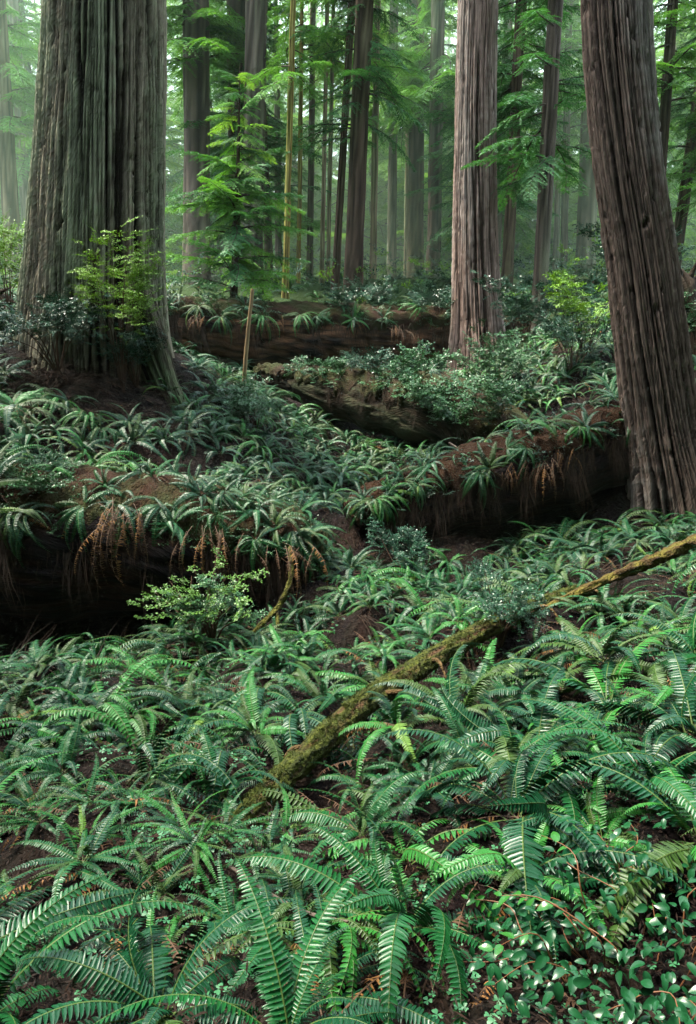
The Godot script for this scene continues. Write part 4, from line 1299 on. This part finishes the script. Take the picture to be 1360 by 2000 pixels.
func place_brush() -> void:
	var list := [
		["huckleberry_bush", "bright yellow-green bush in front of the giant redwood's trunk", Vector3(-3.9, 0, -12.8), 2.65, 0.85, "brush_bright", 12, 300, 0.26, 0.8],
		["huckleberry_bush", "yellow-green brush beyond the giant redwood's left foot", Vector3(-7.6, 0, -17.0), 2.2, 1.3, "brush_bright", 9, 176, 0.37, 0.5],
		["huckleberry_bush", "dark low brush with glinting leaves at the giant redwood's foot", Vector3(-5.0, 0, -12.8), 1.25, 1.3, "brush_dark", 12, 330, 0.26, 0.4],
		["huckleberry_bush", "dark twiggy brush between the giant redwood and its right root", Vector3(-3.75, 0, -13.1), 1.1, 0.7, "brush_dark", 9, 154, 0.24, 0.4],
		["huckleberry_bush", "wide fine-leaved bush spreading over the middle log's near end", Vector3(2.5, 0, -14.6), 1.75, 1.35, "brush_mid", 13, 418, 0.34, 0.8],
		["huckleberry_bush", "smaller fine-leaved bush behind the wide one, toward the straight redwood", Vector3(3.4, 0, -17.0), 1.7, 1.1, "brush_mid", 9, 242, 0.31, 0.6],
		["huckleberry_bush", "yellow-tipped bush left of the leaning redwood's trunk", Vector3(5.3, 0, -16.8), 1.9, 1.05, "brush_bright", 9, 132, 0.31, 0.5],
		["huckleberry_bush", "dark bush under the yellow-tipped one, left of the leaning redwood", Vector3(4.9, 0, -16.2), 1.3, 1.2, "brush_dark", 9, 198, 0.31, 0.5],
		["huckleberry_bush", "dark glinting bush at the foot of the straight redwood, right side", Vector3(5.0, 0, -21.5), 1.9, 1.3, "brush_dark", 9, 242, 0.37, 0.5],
		["salal_clump", "leafy shrub with glinting leaves on the middle log's pointed half", Vector3(0.55, 2.05, -17.3), 0.7, 0.6, "brush_dark", 7, 101, 0.34, 0.4],
		["salal_clump", "leafy shrub with glinting leaves nearer the middle log's wide bush", Vector3(1.6, 2.05, -16.4), 0.75, 0.6, "brush_mid", 7, 101, 0.34, 0.4],
		["salal_clump", "dark leafy shrub on the far log left of the straight redwood", Vector3(2.9, 3.3, -24.2), 1.0, 0.9, "brush_dark", 8, 154, 0.43, 0.4],
		["salal_clump", "dark brush mound on top of the far log behind the pointed log", Vector3(0.3, 3.5, -24.4), 1.0, 1.2, "brush_dark", 8, 176, 0.43, 0.4],
		["huckleberry_bush", "thin airy huckleberry in the black hollow under the left log", Vector3(-1.62, 0, -7.5), 0.85, 0.7, "brush_light", 14, 101, 0.19, 0.85],
		["huckleberry_bush", "fine dark twigs below the airy huckleberry", Vector3(-1.45, 0, -7.2), 0.6, 0.5, "brush_mid", 9, 132, 0.16, 0.6],
		["huckleberry_bush", "small-leaved bush growing over the mossy log's middle", Vector3(1.45, 0, -6.45), 0.75, 0.42, "brush_dark", 8, 154, 0.15, 0.5],
		["huckleberry_bush", "light green brush on the bank above the gully", Vector3(-1.75, 0, -13.9), 0.9, 0.8, "brush_mid", 9, 198, 0.25, 0.6],
		["huckleberry_bush", "dark seedling brush in the gully below the dark log's left end", Vector3(0.85, 0, -10.0), 0.85, 0.55, "brush_dark", 8, 176, 0.21, 0.5],
		["huckleberry_bush", "green brush draped over the left log's far left top", Vector3(-3.9, 1.2, -9.1), 0.55, 0.6, "brush_mid", 10, 220, 0.21, 0.4],
		["huckleberry_bush", "leafy brush at the right edge behind the leaning redwood", Vector3(7.3, 0, -15.6), 1.5, 1.0, "brush_mid", 8, 154, 0.31, 0.5],
		["huckleberry_bush", "tall dark brush on the slope left of the leaning redwood, high up", Vector3(7.4, 0, -20.5), 2.2, 1.5, "brush_dark", 9, 242, 0.43, 0.5],
	]
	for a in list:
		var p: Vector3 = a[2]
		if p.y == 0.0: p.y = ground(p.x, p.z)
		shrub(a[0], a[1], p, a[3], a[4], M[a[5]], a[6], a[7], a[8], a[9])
	# forest-floor brush far back, beyond counting
	for leaf in ["brush_mid", "brush_dark", "needle_lit"]:
		var xfs := []
		var cols := []
		for k in 900:
			var d := rng.randf_range(25.5, 75.0)
			var x := rng.randf_range(-0.58, 0.58) * d
			var l := rng.randf_range(0.4, 1.0)
			var up := rng.randf_range(0.0, 1.3) * (0.4 + 0.6 * absf(n3(x * 0.15, 9.0, d * 0.15)) * 2.0)
			xfs.push_back(Transform3D((Basis(Vector3.UP, rng.randf() * TAU) * Basis(Vector3.RIGHT, rng.randf_range(-0.9, 0.2))).scaled(Vector3(l, l, l)), Vector3(x, ground(x, -d) + up, -d)))
			var s := rng.randf_range(0.6, 1.0)
			cols.push_back(Color(s, s, s))
		tag(scatter("brush_undergrowth", twigs[rng.randi() % 4], M[leaf], xfs, null, cols), "low brush covering the far forest floor", "undergrowth", "massed far brush", "stuff")

# ---------------------------------------------------------------- the glossy bush close by, leaf by leaf
func oval_leaf(seed_: int) -> ArrayMesh:
	var r := RandomNumberGenerator.new()
	r.seed = seed_
	var mb := MB.new()
	var rows := []
	var bend := r.randf_range(0.15, 0.4)
	for k in 8:
		var s := k / 7.0
		var w := 0.28 * pow(sin(PI * pow(s * 0.97 + 0.03, 0.8)), 0.75) + 0.004
		var y := -bend * s * s
		var row := []
		for e in 5:
			var t := e / 2.0 - 1.0
			row.push_back(mb.p(Vector3(t * w, y + 0.10 * absf(t) * w * 2.0 + r.randfn(0, 0.006), s), Color(0.92, 0.95, 0.9) if e == 2 else Color(0.85, 0.85, 0.85)))
		rows.push_back(row)
	for k in 7:
		for e in 4: mb.q(rows[k][e], rows[k + 1][e], rows[k + 1][e + 1], rows[k][e + 1])
	return mb.commit()

func salal_bush() -> void:
	var shapes := []
	for k in 5: shapes.push_back(oval_leaf(800 + k))
	var base := Vector3(1.0, ground(1.0, -1.9), -1.9)
	var o := thing("salal_bush", "glossy broad-leaved bush in the lower right corner", "shrub", base)
	var total := 0
	for k in 33:
		var a := rng.randf() * TAU
		var out := 0.58 * sqrt(rng.randf())
		var e := Vector3(cos(a) * out, rng.randf_range(0.05, 0.30), sin(a) * out * 0.8)
		e.y += ground(base.x + e.x, base.z + e.z) - base.y
		var foot := Vector3(e.x * 0.5, ground(base.x + e.x * 0.5, base.z + e.z * 0.5) - base.y - 0.05, e.z * 0.5)
		var path := [foot, foot.lerp(e, 0.5) + Vector3(rng.randfn(0, 0.05), 0.08, rng.randfn(0, 0.05)), e, e + Vector3(cos(a) * 0.14, -0.02, sin(a) * 0.14)]
		var stem := put("stem", tube(path, [0.003, 0.0025, 0.002, 0.001], 6, 14, plain_rod(Vector3(0.11, 0.05, 0.025))), M.stem_red, o)
		var young := rng.randf() < 0.35
		for j in 9:
			var f := 0.3 + 0.7 * j / 8.0
			var p: Vector3 = catmull(path, f)
			var dir: Vector3 = (catmull(path, minf(f + 0.03, 1)) - catmull(path, f - 0.03)).normalized()
			var yaw := atan2(dir.x, dir.z) + (1.0 if j % 2 else -1.0) * rng.randf_range(0.5, 1.1)
			var l := rng.randf_range(0.036, 0.058) * (0.8 if j > 7 else 1.0)
			var b := Basis(Vector3.UP, yaw) * Basis(Vector3.RIGHT, rng.randfn(0.12, 0.3)) * Basis(Vector3.BACK, rng.randfn(0, 0.3))
			put("leaf", shapes[rng.randi() % 5], M.salal_young if young and j > 4 else M.salal, stem, Transform3D(b.scaled(Vector3(l, l, l)), p))
			total += 1
	var more := []
	for k in 800:
		var a := rng.randf() * TAU
		var out := 0.62 * sqrt(rng.randf())
		var p := Vector3(cos(a) * out, 0, sin(a) * out * 0.8)
		p.y = ground(base.x + p.x, base.z + p.z) - base.y + rng.randf_range(0.03, 0.26)
		var l := rng.randf_range(0.026, 0.052)
		more.push_back(Transform3D((Basis(Vector3.UP, rng.randf() * TAU) * Basis(Vector3.RIGHT, rng.randfn(0.25, 0.35)) * Basis(Vector3.BACK, rng.randfn(0, 0.35))).scaled(Vector3(l, l, l)), p))
	scatter("foliage", shapes[1], M.salal, more, o)

# ---------------------------------------------------------------- small stuff on the ground
func litter() -> void:
	var mb := MB.new()
	for k in 5:
		var a := Vector3(rng.randfn(0, 0.05), 0.01 * k, rng.randfn(0, 0.05))
		var d := Vector3(rng.randfn(0, 1), rng.randfn(0, 0.3), rng.randfn(0, 1)).normalized() * rng.randf_range(0.03, 0.09)
		var w := d.cross(Vector3.UP).normalized() * 0.006
		var s := rng.randf_range(0.4, 1.0)
		var col := Color(s, s * 0.9, s * 0.8)
		mb.q(mb.p(a, col), mb.p(a + d * 0.5 - w, col), mb.p(a + d, col), mb.p(a + d * 0.5 + w, col))
	var xfs := []
	var cols := []
	for k in 36000:
		var d := 1.2 + 18.0 * pow(rng.randf(), 1.5)
		var x := rng.randf_range(-1.0, 1.0) * (0.52 * d + 2.0)
		var s := rng.randf_range(0.25, 0.6) + 0.05 * d
		xfs.push_back(Transform3D((Basis(Vector3.UP, rng.randf() * TAU) * Basis(Vector3.RIGHT, rng.randfn(0, 0.5))).scaled(Vector3(s, s, s)), Vector3(x, sample(x, -d) + rng.randf_range(0.0, 0.05), -d)))
		var t := rng.randf()
		cols.push_back(Color(1.0, 0.75, 0.5) if t < 0.2 else Color(0.5 + 0.4 * t, 0.45 + 0.3 * t, 0.4 + 0.3 * t))
	tag(scatter("leaf_litter", mb.commit(), M.litter, xfs, null, cols), "brown needles and dead leaf scraps over the forest floor", "litter", "", "stuff")
	# old fronds flattened under the living ferns
	for e in 4:
		xfs = []
		for k in 330:
			var d := 1.5 + 16.0 * pow(rng.randf(), 1.2)
			var x := rng.randf_range(-1.0, 1.0) * (0.52 * d + 2.0)
			var s := rng.randf_range(0.3, 0.75)
			var n := slope(x, -d)
			xfs.push_back(Transform3D((Basis(Quaternion(Vector3.UP, n)) * Basis(Vector3.UP, rng.randf() * TAU) * Basis(Vector3.RIGHT, 0.35 - 0.1 * e + rng.randfn(0, 0.15))).scaled(Vector3(s, s * 0.45, s)), Vector3(x, sample(x, -d) + 0.03, -d)))
		tag(scatter("dead_frond_litter", frond_mesh(dead[e], M.fern_old if e != 2 else M.fern_dead, M.rib_brown), null, xfs), "flattened brown dead fronds littering the soil under the ferns", "litter", "dead frond litter", "stuff")
	xfs = []
	# dead twigs in tangles, thickest on the bare banks
	xfs = []
	cols = []
	for k in 1500:
		var d := 5.5 + 12.5 * rng.randf()
		var x := rng.randf_range(-1.0, 1.0) * (0.52 * d + 2.0)
		if k < 700:
			x = rng.randf_range(-5.8, -2.4)
			d = rng.randf_range(11.6, 14.4)
		var s := rng.randf_range(0.3, 0.9)
		xfs.push_back(Transform3D((Basis(Vector3.UP, rng.randf() * TAU) * Basis(Vector3.RIGHT, PI / 2 + rng.randfn(0, 0.4))).scaled(Vector3(s, s, s)), Vector3(x, sample(x, -d) + 0.04, -d)))
		var q := rng.randf_range(0.4, 1.0)
		cols.push_back(Color(q, q, q))
	tag(scatter("fallen_twigs", strands[0], M.fibre, xfs, null, cols), "tangled dead twigs and dry frond stems on the banks", "twigs", "", "stuff")
	# clover-like ground leaves
	mb = MB.new()
	for k in 3:
		var a := TAU * k / 3.0
		var d := Vector3(cos(a), 0.1, sin(a))
		var w := Vector3(-sin(a), 0.0, cos(a))
		var c := mb.p(Vector3(0, 0.03, 0), Color(0.8, 0.8, 0.8))
		var ring := []
		for e in [[0.55, 0.5], [0.95, 0.55], [1.05, 0.25], [0.9, 0.0], [1.05, -0.25], [0.95, -0.55], [0.55, -0.5]]:
			ring.push_back(mb.p(d * 0.022 * e[0] + w * 0.022 * e[1] + Vector3(0, 0.03 - 0.004 * absf(e[1]), 0), Color(1, 1, 1)))
		for e in 6: mb.t(c, ring[e], ring[e + 1])
	xfs = []
	for k in 9000:
		var d := 1.3 + 8.0 * pow(rng.randf(), 1.4)
		var x := rng.randf_range(-1.0, 1.0) * (0.52 * d + 2.0)
		if n3(x * 1.1, 55.0, d * 1.1) < 0.0: continue
		var s := rng.randf_range(0.5, 0.9)
		xfs.push_back(Transform3D((Basis(Vector3.UP, rng.randf() * TAU) * Basis(Vector3.RIGHT, rng.randfn(0, 0.3))).scaled(Vector3(s, s, s)), Vector3(x, sample(x, -d) + 0.02, -d)))
	tag(scatter("clover_leaves", mb.commit(), M.oxalis, xfs), "small clover-like leaves on the soil between the ferns", "ground cover", "", "stuff")

# the ground's height from a coarse table, for the many small pieces
func sample(x: float, z: float) -> float:
	if grid.is_empty():
		grid.resize(121 * 201)
		for j in 201:
			for i in 121: grid[j * 121 + i] = ground(-12.0 + i * 0.2, -j * 0.1)
	var u := clampf((x + 12.0) / 0.2, 0, 119.999)
	var w := clampf(-z / 0.1, 0, 199.999)
	var i := int(u)
	var j := int(w)
	u -= i
	w -= j
	return lerpf(lerpf(grid[j * 121 + i], grid[j * 121 + i + 1], u), lerpf(grid[j * 121 + 121 + i], grid[j * 121 + 122 + i], u), w)

# things that share a description are told apart by their order across the view
func single_out() -> void:
	var same := {}
	for o in get_children():
		if o.has_meta("category") and not o.has_meta("kind"):
			var l: String = o.get_meta("label")
			if not same.has(l): same[l] = []
			same[l].push_back(o)
	for l in same:
		var all: Array = same[l]
		if all.size() < 2: continue
		all.sort_custom(func(p, q): return p.position.x / maxf(0.3, -p.position.z) < q.position.x / maxf(0.3, -q.position.z))
		for k in all.size():
			var which: String = "leftmost" if k == 0 else ("rightmost" if k == all.size() - 1 else ("middle one" if all.size() == 3 else ["2nd", "3rd", "4th", "5th", "6th", "7th", "8th", "9th", "10th", "11th", "12th", "13th", "14th"][mini(k - 1, 12)] + " from left"))
			all[k].set_meta("label", l + ", " + which)
